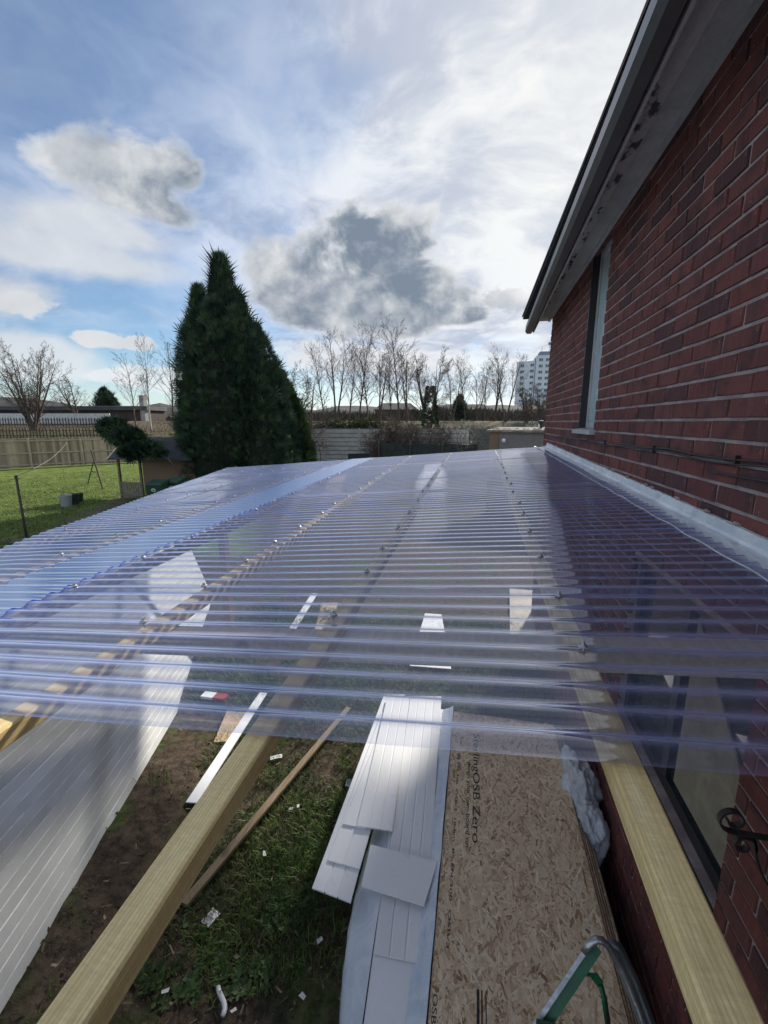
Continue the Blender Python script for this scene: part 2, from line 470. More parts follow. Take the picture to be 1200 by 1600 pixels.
def build_wall():
    b = MB(); xa, xb = WALL + .005, WALL + .26
    ys = sorted({Y0, LW[0], LW[1], UW[0], UW[1], Y1})
    for a, c in zip(ys, ys[1:]):
        holes = [w for w in (UW, LW) if a >= w[0] - 1e-6 and c <= w[1] + 1e-6]
        zs = [-.3] + [q for w in holes for q in (w[2], w[3])] + [ZT]
        for i in range(0, len(zs), 2): b.span((xa, a, zs[i]), (xb, c, zs[i + 1]))
    wall = b.build('wall', M_MORTAR, house)
    lst = []
    n = int(ZT / CRS)
    for kz in range(n):
        z = (kz + .5) * CRS; off = (kz % 2) * BRL / 2 + R.uniform(-.006, .006)
        y = Y0 + off - BRL
        while y < Y1:
            a, c = max(y, Y0), min(y + BRL, Y1); y += BRL
            segs = [(a, c)]
            for w in (UW, LW):
                if w[2] - .01 < z < w[3]:
                    ns = []
                    for s0, s1 in segs:
                        if s1 <= w[0] or s0 >= w[1]: ns.append((s0, s1)); continue
                        if s0 < w[0]: ns.append((s0, w[0] + JT / 2))
                        if s1 > w[1]: ns.append((w[1] - JT / 2, s1))
                    segs = ns
            for s0, s1 in segs:
                if s1 - s0 > .03: lst.append((s0, s1, z))
    def area(t):
        s0, s1, z = t; q = [proj((WALL, yy, zz)) for yy in (s0, s1) for zz in (z - .035, z + .035)]
        if any(p is None for p in q): return 0
        xs = [p[0] for p in q]; yy = [p[1] for p in q]
        cx, cy = sum(xs) / 4, sum(yy) / 4
        if cx < 0 or cx > 1195 or cy < 0 or cy > 1600: return 0
        if 690 < cy and z < 2.48 and cy < 1180: return 0
        return (max(xs) - min(xs)) * (max(yy) - min(yy))
    lst.sort(key=area, reverse=True)
    variants = [brick_mesh(i).mesh('brick', M_BRICK) for i in range(8)]
    rest = MB()
    for i, (s0, s1, z) in enumerate(lst):
        full = abs(s1 - s0 - BRL) < .01
        pos = (WALL + R.uniform(-.0022, .0022), (s0 + s1) / 2, z + R.uniform(-.0012, .0012))
        if i < 298:
            me = variants[R.randrange(8)] if full else brick_mesh(i, s1 - s0 - JT).mesh('brick', M_BRICK)
            o = link('brick', me, wall, pos)
            o.rotation_euler = (R.uniform(-.004, .004), R.uniform(-.01, .01), R.uniform(-.008, .008))
        else:
            q = brick_mesh(i % 50, s1 - s0 - JT); o = len(rest.v)
            rest.v.extend((x + pos[0], y + pos[1], zz + pos[2]) for x, y, zz in q.v)
            rest.f.extend(tuple(o + t for t in f) for f in q.f); rest.mi.extend(q.mi)
    rest.build('bricks', M_BRICK, wall, kind='stuff')
    return wall


wall = build_wall()
M_GREYP = material('grey_paint', (.46, .46, .45), .7, (.37, .38, .38), 5., .25, 50.)
M_PEEL = material('peeling_paint', (.56, .55, .53), .75, (.085, .08, .075), 13., .9, 40., detail=7., lo=.52, hi=.60, stretch=(1., .45, 1.))
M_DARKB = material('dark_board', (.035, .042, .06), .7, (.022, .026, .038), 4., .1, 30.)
M_GUT = material('gutter_plastic', (.105, .105, .108), .35, (.08, .08, .083), 3., .05, 40., spec=.5)
M_TILE = material('roof_tile', (.12, .085, .075), .85, (.07, .06, .055), 6., .4, 50.)
M_WFRAME = material('window_frame', (.44, .45, .45), .45, (.36, .37, .37), 5., .05, 60.)
M_DFRAME = material('dark_window_frame', (.035, .035, .037), .4, (.025, .025, .027), 5., .05, 60.)


def glass_mat(name, tint, rough=.03):
    mt = bpy.data.materials.new(name); mt.use_nodes = True; k = NT(mt.node_tree); b = k.n['Principled BSDF']
    b.inputs['Base Color'].default_value = (*tint, 1); b.inputs['Roughness'].default_value = rough
    b.inputs['Specular IOR Level'].default_value = .9
    return mt


M_GLASS_DARK = glass_mat('dark_pane', (.03, .04, .045))


def obscured():
    mt = bpy.data.materials.new('obscured_pane'); mt.use_nodes = True; k = NT(mt.node_tree); b = k.n['Principled BSDF']
    tc = k.new('ShaderNodeTexCoord').outputs['Object']
    n = k.noise(tc, 16., 5., .7); k.link(k.mix(n, (.30, .38, .40), (.56, .64, .66)), b.inputs['Base Color'])
    b.inputs['Roughness'].default_value = .18; b.inputs['Specular IOR Level'].default_value = .8
    bn = k.new('ShaderNodeBump'); bn.inputs['Strength'].default_value = .6; k.link(k.noise(tc, 60., 3., .6), bn.inputs['Height']); k.link(bn.outputs[0], b.inputs['Normal'])
    return mt


M_OBSC = obscured()


def build_windows():
    y0, y1, z0, z1 = UW; x = WALL + .055
    fr = MB(); t = .055
    for a, c in (((y0, z0), (y1, z0 + t)), ((y0, z1 - t), (y1, z1)), ((y0, z0 + t), (y0 + t, z1 - t)), ((y1 - t, z0 + t), (y1, z1 - t))):
        fr.span((x, a[0], a[1]), (x + .05, c[0], c[1]))
    w = fr.build('window', M_GREYP, house, label='tall narrow upper window with frosted glass')
    p = MB(); p.span((x + .012, y0 + t + .001, z0 + t + .001), (x + .022, y1 - t - .001, z1 - t - .001)); p.build('pane', M_OBSC, w)
    s = MB(); s.hexa([(WALL - .045, y0 - .05, z0 - .045), (WALL + .05, y0 - .05, z0 - .045), (WALL + .05, y1 + .06, z0 - .045), (WALL - .045, y1 + .06, z0 - .045)],
                     [(WALL - .045, y0 - .05, z0 - .012), (WALL + .05, y0 - .05, z0 + .002), (WALL + .05, y1 + .06, z0 + .002), (WALL - .045, y1 + .06, z0 - .012)])
    s.build('sill', M_GREYP, w)
    rv = MB(); rv.span((WALL - .002, y1 - .004, z0), (WALL + .054, y1 + .012, z1)); rv.build('reveal', M_DFRAME, w)
    y0, y1, z0, z1 = LW; x = WALL + .045; t = .06
    fr = MB()
    for a, c in (((y0, z0), (y1, z0 + t)), ((y0, z1 - t), (y1, z1)), ((y0, z0 + t), (y0 + t * .6, z1 - t)), ((y1 - t, z0 + t), (y1, z1 - t)), ((2.02, z0 + t), (2.08, z1 - t))):
        fr.span((x, a[0], a[1]), (x + .06, c[0], c[1]))
    w = fr.build('window', M_DFRAME, house, label='lower window with dark frame under the plastic roof')
    p = MB(); p.span((x + .02, y0 + .037, z0 + t + .001), (x + .03, 2.019, z1 - t - .001)); p.build('pane', M_GLASS_DARK, w)
    p = MB(); p.span((x + .02, 2.081, z0 + t + .001), (x + .03, y1 - t - .001, z1 - t - .001)); p.build('pane', M_GLASS_DARK, w)
    # pale curtain-like boards seen through the glass are kept as a blind against the pane
    bl = MB(); bl.hexa([(x + .012, 1.53, 1.22), (x + .019, 1.53, 1.22), (x + .019, 1.97, 1.22), (x + .012, 1.97, 1.22)],
                       [(x + .012, 1.53, 1.62), (x + .019, 1.53, 1.62), (x + .019, 1.97, 2.03), (x + .012, 1.97, 2.03)])
    bl.build('blind', material('faded_blind', (.30, .27, .20), .6, (.22, .20, .16), 7., .2, 30., dist=1.), w)
    s = MB(); s.span((WALL - .03, y0 - .03, z0 - .05), (WALL + .05, y1 + .03, z0 - .002)); s.build('sill', M_DFRAME, w)


build_windows()


def build_eaves():
    ya, yb = -.8, 6.62
    q = lambda y: (y - ya) / (yb - ya)
    zs = lambda y: lerp(H + 1.475, H + 1.345, q(y))                     # soffit height
    gx = lambda y: lerp(.475, .585, q(y)); gz = lambda y: lerp(H + 1.37, H + 1.19, q(y))
    n = 60; ysn = [lerp(ya, yb, i / n) for i in range(n + 1)]
    def strip(name, x0, x1, dz, th, mt, ragged=None, label=None):
        b = MB()
        for a, c in zip(ysn, ysn[1:]):
            xa0, xc0 = (x0(a), x0(c)) if callable(x0) else (x0, x0)
            b.hexa([(xa0, a, zs(a) + dz), (x1, a, zs(a) + dz), (x1, c, zs(c) + dz), (xc0, c, zs(c) + dz)],
                   [(xa0, a, zs(a) + dz + th), (x1, a, zs(a) + dz + th), (x1, c, zs(c) + dz + th), (xc0, c, zs(c) + dz + th)])
        return b.build(name, mt, house, **({'label': label} if label else {}))
    strip('soffit', .760, .868, 0., .02, M_GREYP)
    strip('soffit_moulding', .869, .8985, -.012, .03, M_GREYP)
    rg = {}
    def ragx(y):
        return .618 + .028 * noise.noise(Vector((y * 3.1, 0, 0))) + .014 * noise.noise(Vector((y * 13., 5, 0))) + .008 * noise.noise(Vector((y * 40., 5, 0)))
    strip('soffit_edge', ragx, .7585, -.004, .016, M_PEEL, label='peeling grey soffit edge')
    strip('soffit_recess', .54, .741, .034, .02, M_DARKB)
    # gutter: square section open at the top, walls 4 mm
    b = MB()
    for a, c in zip(ysn, ysn[1:]):
        prof = [(.0, .105), (-.004, .03), (.02, .0), (.075, .0), (.095, .03), (.092, .105), (.087, .105), (.09, .034), (.072, .006), (.024, .006), (.002, .034), (.006, .105)]
        for (u0, w0), (u1, w1) in zip(prof, prof[1:]):
            b.face([(gx(a) + u0, a, gz(a) + w0), (gx(c) + u0, c, gz(c) + w0), (gx(c) + u1, c, gz(c) + w1), (gx(a) + u1, a, gz(a) + w1)])
    for y in (yb,): b.face([(gx(y) + u, y, gz(y) + w) for u, w in [(.0, .105), (-.004, .03), (.02, .0), (.075, .0), (.095, .03), (.092, .105)]])
    b.build('gutter', M_GUT, house)
    b = MB()
    for a, c in zip(ysn, ysn[1:]):
        b.hexa([(gx(a) + .097, a, gz(a) + .012), (gx(a) + .112, a, gz(a) + .012), (gx(c) + .112, c, gz(c) + .012), (gx(c) + .097, c, gz(c) + .012)],
               [(gx(a) + .097, a, gz(a) + .18), (gx(a) + .112, a, gz(a) + .18), (gx(c) + .112, c, gz(c) + .18), (gx(c) + .097, c, gz(c) + .18)])
    b.build('fascia', material('white_fascia', (.5, .5, .5), .5, (.42, .42, .42), 4., .1, 40.), house)
    # tiled slope rising away from the eaves
    b = MB(); rise = math.tan(math.radians(33))
    for i in range(14):
        x0 = .53 + i * .26; x1 = x0 + .30
        z0 = H + 1.50 + (x0 - .53) * rise
        b.hexa([(x0, ya, z0), (x1, ya, z0 + .26 * rise), (x1, yb + .03, z0 + .26 * rise - .09), (x0, yb + .03, z0 - .09)],
               [(x0, ya, z0 + .025), (x1, ya, z0 + .26 * rise + .012), (x1, yb + .03, z0 + .26 * rise - .078), (x0, yb + .03, z0 - .065)])
    b.build('roof', M_TILE, house)
    b = MB()                                                             # gable wall at the far end
    b.hexa([(WALL + .262, Y1 - .26, -.3), (WALL + 3.2, Y1 - .26, -.3), (WALL + 3.2, Y1, -.3), (WALL + .262, Y1, -.3)],
           [(WALL + .262, Y1 - .26, 4.3), (WALL + 3.2, Y1 - .26, 6.0), (WALL + 3.2, Y1, 6.0), (WALL + .262, Y1, 4.3)])
    b.build('gable_wall', material('plain_red_brick', (.24, .07, .055), .9, (.14, .05, .045), 12., .4, 60.), house)


build_eaves()

# ---------------------------------------------------------------- the lean-to with the clear corrugated roof
D0, SL, TL = .485, .08, .018                            # drop below the eye at x = 0, and fall per metre away from the house
PIT, AMP = .0650, .0058
RF, RB = .575, 5.98                          # front and back edge


def roof_z(x, y): return H - D0 + SL * x + TL * y


def eave_x(y): return -2.30 - .30 * (y - 1.3)


leanto = thing('lean_to', 'timber lean-to frame roofed with clear blue-tinted corrugated plastic sheets', 'lean-to', (-.8, 3, 0))


def plastic():
    mt = bpy.data.materials.new('clear_corrugated_plastic'); mt.use_nodes = True; k = NT(mt.node_tree); k.n.clear()
    tc = k.new('ShaderNodeTexCoord').outputs['Object']
    n = k.noise(k.v('MULTIPLY', tc, (2., 14., 1.)), 1.5, 4., .6)
    tr = k.new('ShaderNodeBsdfTransparent'); k.link(k.mix(n, (.965, .97, .995), (.93, .945, .99)), tr.inputs[0])
    gl = k.new('ShaderNodeBsdfGlossy'); gl.inputs['Roughness'].default_value = .028; gl.inputs[0].default_value = (.93, .95, 1., 1)
    df = k.new('ShaderNodeBsdfDiffuse'); df.inputs[0].default_value = (.50, .57, 1.0, 1)
    tl = k.new('ShaderNodeBsdfTranslucent'); tl.inputs[0].default_value = (.50, .57, 1.0, 1)
    md = k.new('ShaderNodeMixShader'); md.inputs[0].default_value = .5; k.link(df.outputs[0], md.inputs[1]); k.link(tl.outputs[0], md.inputs[2])
    body = k.new('ShaderNodeMixShader'); lw = k.new('ShaderNodeLayerWeight'); lw.inputs[0].default_value = .5; graze = k.m('POWER', lw.outputs['Facing'], 2.4)
    k.link(k.m('MULTIPLY', k.lin(n, .3, .7, .85, 1.15), k.m('MINIMUM', k.m('ADD', .085, k.m('MULTIPLY', graze, 1.85)), .80)), body.inputs[0]); k.link(tr.outputs[0], body.inputs[1]); k.link(md.outputs[0], body.inputs[2])
    dust = k.ss(k.noise(tc, 42., 5., .75), .60, .78); k.link(k.mix(dust, (.93, .95, 1.), (.80, .80, .80)), gl.inputs[0])
    k.link(k.m('ADD', .010, k.m('MULTIPLY', k.noise(k.v('MULTIPLY', tc, (1., 5., 1.)), 5., 4., .6), .020)), gl.inputs['Roughness'])
    fr = k.new('ShaderNodeFresnel'); fr.inputs[0].default_value = 1.5
    fac = k.m('MINIMUM', k.m('MULTIPLY', fr.outputs[0], 2.7), .95)
    mx = k.new('ShaderNodeMixShader'); k.link(fac, mx.inputs[0]); k.link(body.outputs[0], mx.inputs[1]); k.link(gl.outputs[0], mx.inputs[2])
    o = k.new('ShaderNodeOutputMaterial'); k.link(mx.outputs[0], o.inputs[0])
    return mt


M_PLASTIC = plastic()


def prof(y):
    s = math.sin(2 * math.pi * (y - RF) / PIT - math.pi / 2)
    return AMP * math.tanh(1.3 * s) / math.tanh(1.3)


def build_sheets():
    cover = PIT * 9; per = 12
    for row in (1, 0):
        y = RF; i = 0
        while y < RB - .1:
            ya, yb = y, min(y + cover + PIT * .5, RB)
            b = MB(); ny = max(2, int(round((yb - ya) / PIT * per))); lift = (i % 2) * .0016 + (0 if row else -.004)
            sag = [R.uniform(-.004, .004) for _ in range(9)]
            nx = 9
            for j in range(ny + 1):
                yy = lerp(ya, yb, j / ny)
                if row: xs0, xs1 = .80, -1.74 + .006 * ((int((yy - RF) / PIT) % 3) - 1)
                else: xs0, xs1 = -1.38, eave_x(RF + (math.floor((yy - RF) / PIT) + .5) * PIT) + .0
                for q in range(nx):
                    x = lerp(xs0, xs1, q / (nx - 1))
                    z = roof_z(x, yy) + prof(yy) + lift + sag[q] * math.sin(math.pi * (yy - ya) / (yb - ya)) + .003 * noise.noise(Vector((x * 1.7, yy * 2.2, 0)))
                    if j == 0 and i == 0: z -= .0
                    b.v.append((x, yy, z))
            for j in range(ny):
                for q in range(nx - 1):
                    o = j * nx + q; b.f.append((o, o + nx, o + nx + 1, o + 1)); b.mi.append(0)
            b.build('corrugated_sheet', M_PLASTIC, leanto, smooth=True)
            y += cover; i += 1


build_sheets()


def build_overlap():
    mt = M_PLASTIC.copy(); mt.name = 'blue_lap_plastic'
    for n in mt.node_tree.nodes:
        if n.type in ('BSDF_DIFFUSE', 'BSDF_TRANSLUCENT'): n.inputs[0].default_value = (.12, .20, .86, 1)
        if n.type == 'BSDF_TRANSPARENT':
            for l in list(n.inputs[0].links): mt.node_tree.links.remove(l)
            n.inputs[0].default_value = (.50, .62, .98, 1)
    b = MB(); ny = int((RB - RF) / PIT * 10)
    for j in range(ny + 1):
        yy = lerp(RF + .004, RB - .004, j / ny)
        for q in range(5):
            x = lerp(-1.725, -1.40, q / 4) + .012 * noise.noise(Vector((yy * 3, q, 0)))
            b.v.append((x, yy, roof_z(x, yy) + prof(yy) + .0055 + .001 * noise.noise(Vector((x * 9, yy * 9, 0)))))
    for j in range(ny):
        for q in range(4): o = j * 5 + q; b.f.append((o, o + 5, o + 6, o + 1)); b.mi.append(0)
    b.build('lap_strip', mt, leanto, smooth=True, label='deep blue strip where the sheets overlap')


build_overlap()


def wood(name, col, col2, grain=26., rough=.65, orand=0.):
    mt = bpy.data.materials.new(name); mt.use_nodes = True; k = NT(mt.node_tree); b = k.n['Principled BSDF']
    tc = k.new('ShaderNodeTexCoord').outputs['Object']; oi = k.new('ShaderNodeObjectInfo').outputs['Random']
    vec = k.v('ADD', tc, k.v('SCALE', (.4, 9., .7), oi))
    wv = k.noise(vec, 1.2, 2., .5)
    v2 = k.v('MULTIPLY', k.v('ADD', vec, k.v('SCALE', (.035, 0., .035), wv)), (1., .035, 1.))
    g = k.noise(v2, grain * 3.4, 3., .6, .4)
    sp = k.new('ShaderNodeSeparateXYZ'); k.link(vec, sp.inputs[0])
    ph = k.m('ADD', k.m('MULTIPLY', k.m('ADD', sp.outputs[0], k.m('MULTIPLY', sp.outputs[2], .7)), 1350.), k.m('MULTIPLY', k.noise(v2, grain * .5, 2., .5), 34.))
    ring = k.m('SINE', k.m('ADD', ph, k.m('MULTIPLY', k.noise(k.v('MULTIPLY', vec, (1., .25, 1.)), 4., 2., .5), 30.)))
    c = k.mix(k.ss(g, .32, .7), col, col2)
    c = k.mix(k.m('MULTIPLY', k.m('MULTIPLY', k.ss(ring, -.1, .95), k.lin(k.noise(v2, 60., 2., .5), .3, .7, .25, 1.)), .85), c, col2)
    fn = k.noise(k.v('MULTIPLY', vec, (1., .12, 1.)), 520., 2., .7)
    saw = k.noise(k.v('MULTIPLY', vec, (.22, 1., .22)), 260., 2., .6)
    c = k.mix(1., c, k.mix(k.m('MULTIPLY', k.m('ADD', fn, saw), .5), (.62,) * 3, (1.32,) * 3), 'MULTIPLY')
    c = k.mix(k.m('MULTIPLY', k.ss(k.noise(tc, 5., 4., .65), .55, .75), .35), c, tuple(x * .55 for x in col2))
    c = k.mix(1., c, k.mix(oi, (1 - orand,) * 3, (1 + orand * .8,) * 3), 'MULTIPLY')
    kn = k.ss(k.noise(k.v('MULTIPLY', vec, (1., .5, 1.)), 8., 1., .4), .69, .76)
    c = k.mix(k.m('MULTIPLY', kn, .7), c, tuple(x * .45 for x in col2))
    k.link(c, b.inputs['Base Color']); b.inputs['Roughness'].default_value = rough; b.inputs['Specular IOR Level'].default_value = .3
    bn = k.new('ShaderNodeBump'); bn.inputs['Strength'].default_value = .35; bn.inputs['Distance'].default_value = .002
    k.link(k.m('ADD', g, fn), bn.inputs['Height']); k.link(bn.outputs[0], b.inputs['Normal'])
    return mt


M_PINE = wood('treated_pine', (.86, .70, .37), (.64, .46, .20))
M_PINE_DARK = wood('weathered_timber', (.30, .20, .12), (.17, .11, .065))
M_RAFT = wood('grey_rafter', (.74, .66, .56), (.58, .50, .42))
M_STEEL = material('zinc_screw', (.42, .42, .44), .45, (.5, .5, .52), 20., 0, 60., metal=1.)
M_RUBBER = material('black_washer', (.02, .02, .022), .6)
PURL = [.226, -.338, -.855, -1.37, -1.86, -2.42, -2.95, -3.5]


def build_frame():
    w, h = .044, .038
    for i, px in enumerate(PURL):
        top = lambda y: roof_z(px, y) - AMP - .006
        y0 = -.45 if i < 3 else (.62 if i < 5 else RF + .05 + max(0, (-px - 2.12) / .30))
        b = MB(); c = .003; y1 = RB - .05
        if i >= 3 and i < 5: y0 = .64
        n = 14
        sec = [(-w / 2 + c, -h), (w / 2 - c, -h), (w / 2, -h + c), (w / 2, -c), (w / 2 - c, 0), (-w / 2 + c, 0), (-w / 2, -c), (-w / 2, -h + c)]
        bow = R.uniform(-.006, .006)
        for j in range(n + 1):
            y = lerp(y0, y1, j / n); dx = bow * math.sin(math.pi * j / n)
            for u, v in sec: b.v.append((px + u + dx, y, top(y) + v))
        for j in range(n):
            for q in range(8):
                p = (q + 1) % 8; o = j * 8; b.f.append((o + q, o + p, o + 8 + p, o + 8 + q)); b.mi.append(0)
        b.f.append(tuple(range(8))); b.f.append(tuple(n * 8 + q for q in reversed(range(8)))); b.mi += [0, 0]
        b.build('purlin', M_PINE if i != 3 else M_PINE_DARK, leanto)
    for y in (1.0, 3.0, 4.85):
        xe = eave_x(y) + .18
        b = MB(); zt = lambda x: roof_z(x, y) - AMP - .006 - h - .002
        b.hexa([(xe, y - .034, zt(xe) - .055), (WALL - .004, y - .034, zt(WALL) - .055), (WALL - .004, y + .034, zt(WALL) - .055), (xe, y + .034, zt(xe) - .055)],
               [(xe, y - .034, zt(xe)), (WALL - .004, y - .034, zt(WALL)), (WALL - .004, y + .034, zt(WALL)), (xe, y + .034, zt(xe))])
        b.build('rafter', M_RAFT, leanto)
        if y < 4: continue
        b = MB(); gz = ground_z(xe + .05, y)
        b.span((xe + .005, y - .045, gz - .2), (xe + .095, y + .045, zt(xe) - .097)); b.build('post', M_PINE_DARK, leanto)
    # screws on the ridges over every purlin
    b = MB(); b.lathe([(.0001, .0), (.0125, .0), (.0135, .0025), (.009, .004)], (0, 0, 0), 12); b.cur = 1
    b.lathe([(.0085, .004), (.0085, .0055), (.0052, .006), (.0052, .0115), (.0001, .012)], (0, 0, 0), 8)
    me = b.mesh('screw', [M_RUBBER, M_STEEL]); me2 = None
    b = MB(); b.lathe([(.0001, .0), (.0128, .0), (.0128, .002), (.0085, .0042)], (0, 0, 0), 12); b.lathe([(.0085, .0042), (.006, .0055), (.0056, .0118), (.0001, .0125)], (0, 0, 0), 6)
    b.lathe([(.0026, -.02), (.0026, 0.)], (0, 0, 0), 6)
    me2 = b.mesh('screw', [M_STEEL])
    for i, px in enumerate(PURL):
        kx = 4 + (i * 2) % 3
        while True:
            y = RF + (kx + .5) * PIT
            if y > RB - .08: break
            if eave_x(y) < px - .05:
                o = link('screw', me2, leanto, (px + R.uniform(-.008, .008), y + R.uniform(-.002, .002), roof_z(px, y) + AMP + .0035))
                o.rotation_euler = (R.uniform(-.12, .12), R.uniform(-.12, .12) - .08, R.uniform(0, 6)); o.scale = (.8, .8, .9)
            kx += 4 if R.random() < .55 else 5


build_frame()

# flashing strip
def flashing_mat():
    m = material('lead_flashing', (.82, .84, .86), .45, (.62, .66, .70), 5., .25, 30., stretch=(6., 1., 1.), metal=.2, fine=.10)
    k = NT(m.node_tree); tc = k.n['Texture Coordinate'].outputs['Object']; b = k.n['Principled BSDF']; src = b.inputs['Base Color'].links[0].from_socket
    dirt = k.m('MULTIPLY', k.ss(k.noise(k.v('MULTIPLY', tc, (2.5, 1., 1.)), 9., 6., .7), .52, .72), .55)
    k.link(k.mix(dirt, src, (.30, .30, .29)), b.inputs['Base Color'])
    return m


def build_flashing():
    b = MB(); n = 120; y0, y1 = -.2, 6.08
    prof_ = [(WALL - .003, .050), (WALL - .008, .046), (WALL - .013, .014), (WALL - .022, .004), (WALL - .115, -.014), (WALL - .165, -.020)]
    for i in range(n + 1):
        y = lerp(y0, y1, i / n)
        for j, (x, dz) in enumerate(prof_):
            wob = .003 * noise.noise(Vector((y * 2.5, j * .6, 0))) + .0012 * noise.noise(Vector((y * 11, j, 3)))
            xx = x + (wob * 1.2 if j > 2 else (wob * .2 if j else 0)) + (.007 * noise.noise(Vector((y * 3.3, 9, 9))) if j == 5 else 0)
            zz = H - .41 + .021 * (y - 1.3) + dz + (wob if j else .010 * noise.noise(Vector((y * 5, 4, 4))))
            if j == 5: zz = roof_z(xx, y) + AMP * .9 + .004 + .003 * math.sin(2 * math.pi * (y - RF) / PIT - math.pi / 2)
            b.v.append((xx, y, zz))
    m = len(prof_)
    for i in range(n):
        for j in range(m - 1):
            o = i * m + j; b.f.append((o, o + m, o + m + 1, o + 1)); b.mi.append(0)
    o = b.build('flashing', flashing_mat())
    md = o.modifiers.new('thick', 'SOLIDIFY'); md.thickness = .002; md.offset = 1
    tag(o, 'pale silver flashing strip sealing the plastic roof to the brick wall', 'flashing')
    mo = MB()
    for i in range(26):
        y = lerp(.4, 5.9, i / 25) + R.uniform(-.1, .1)
        mo.tube([(WALL - .006, y, H - .352 + .021 * (y - 1.3)), (WALL - .012, y + .02, H - .35 + .021 * (y - 1.3)), (WALL - .008, y + .045 + R.random() * .03, H - .354 + .021 * (y - 1.3))], [.004, .008, .003], 5)
    mo.build('mortar_dabs', M_MORTAR, o, smooth=True, kind='stuff')
    sl = MB(); sl.tube([(WALL - .004 - .002 * noise.noise(Vector((i * .7, 0, 0))), lerp(-.1, 6.0, i / 150), H - .361 + .021 * (lerp(-.1, 6.0, i / 150) - 1.3) + .004 * noise.noise(Vector((i * .45, 4, 4)))) for i in range(151)], [.005 + .003 * noise.noise(Vector((i * .9, 1, 1))) for i in range(151)], 5)
    sl.build('sealant', material('grey_sealant', (.42, .40, .37), .6, (.30, .28, .26), 30., .3, 80.), o, smooth=True)


build_flashing()


def build_cables():
    for (nm, d0, d1, yy0, yy1, lab) in (('cable', .105, .15, -.4, 5.8, 'upper black cable clipped along the brick wall below the window sill'),
                                        ('cable', .20, .175, -.4, 1.9, 'lower black cable drooping along the brick wall above the flashing')):
        b = MB(); pts = []
        for i in range(50):
            y = lerp(yy0, yy1, i / 49)
            pts.append((WALL - .008 - .003 * abs(math.sin(y * 5)), y, H - lerp(d0, d1, i / 49) - .008 * abs(math.sin(y * 2.6)) + .004 * math.sin(y * 9)))
        b.tube(pts, .0045, 6)
        if nm and d0 < .11: b.tube([(p[0] - .001, p[1], p[2] - .013 - .004 * math.sin(p[1] * 4)) for p in pts], .004, 6)
        c = thing('cable', lab, 'cable', (WALL, 0, H - d0))
        b.build('wire', material('black_cable', (.025, .022, .022), .5), c, smooth=True)
        for y in ((.95, 1.25, 1.75, 2.5, 3.4) if d0 < .11 else (.75, 1.3)):
            q = MB(); q.span((WALL - .016, y - .004, H - lerp(d0, d1, (y - yy0) / (yy1 - yy0)) - .028), (WALL + .0, y + .004, H - lerp(d0, d1, (y - yy0) / (yy1 - yy0)) + .008))
            q.build('clip', material('black_cable', (.025, .022, .022), .5), c)


build_cables()


def build_bracket():
    c = thing('hanging_bracket', 'black wrought iron scroll bracket on the wall beside the lower window', 'bracket', (WALL - .004, 1.12, 1.8))
    m = material('wrought_iron', (.018, .017, .018), .45, (.03, .026, .024), 30., .3, 90., spec=.5)
    y = 1.12; z = 1.80; b = MB(); b.span((WALL - .012, y - .012, z - .26), (WALL - .003, y + .012, z + .06)); b.build('back_plate', m, c)
    def flat(path, w=.016, t=.005):
        q = MB(); pts = [Vector(p) for p in path]
        for i in range(len(pts)):
            d = (pts[min(i + 1, len(pts) - 1)] - pts[max(i - 1, 0)]).normalized(); nrm = Vector((0, 1, 0)).cross(d).normalized()
            for a, e in ((-1, -1), (1, -1), (1, 1), (-1, 1)): q.v.append(tuple(pts[i] + Vector((0, a * w / 2, 0)) + nrm * e * t / 2))
        for i in range(len(pts) - 1):
            for j in range(4):
                p = (j + 1) % 4; o = i * 4; q.f.append((o + j, o + p, o + 4 + p, o + 4 + j)); q.mi.append(0)
        q.f.append((3, 2, 1, 0)); o = (len(pts) - 1) * 4; q.f.append((o, o + 1, o + 2, o + 3)); q.mi += [0, 0]
        return q
    # arm with an upturned scroll at its end
    pts = [(WALL - .012, y, z + .0), (WALL - .10, y, z - .005), (WALL - .17, y, z - .004)]
    for i in range(26):
        a = -math.pi / 2 - i / 25 * 2 * math.pi * 1.25; r = lerp(.036, .012, i / 25)
        pts.append((WALL - .205 + r * math.cos(a), y, z + .033 + r * math.sin(a)))
    flat(pts).build('arm', m, c)
    pts = [(WALL - .012, y, z - .23)] + [(WALL - .012 - .14 * math.sin(t / 10 * 1.4), y, z - .23 + .215 * (t / 10) ** 1.3) for t in range(1, 11)]
    for i in range(22):
        a = -.3 + i / 21 * 2 * math.pi * 1.1; r = lerp(.03, .01, i / 21)
        pts.append((WALL - .172 + r * math.cos(a), y, z - .038 + r * math.sin(a)))
    flat(pts).build('brace', m, c)
    pts = []
    for i in range(24):
        a = math.pi / 2 + i / 23 * 2 * math.pi * 1.15; r = lerp(.034, .012, i / 23); pts.append((WALL - .055 + r * math.cos(a), y, z - .045 + r * math.sin(a)))
    flat(pts).build('scroll', m, c)


build_bracket()

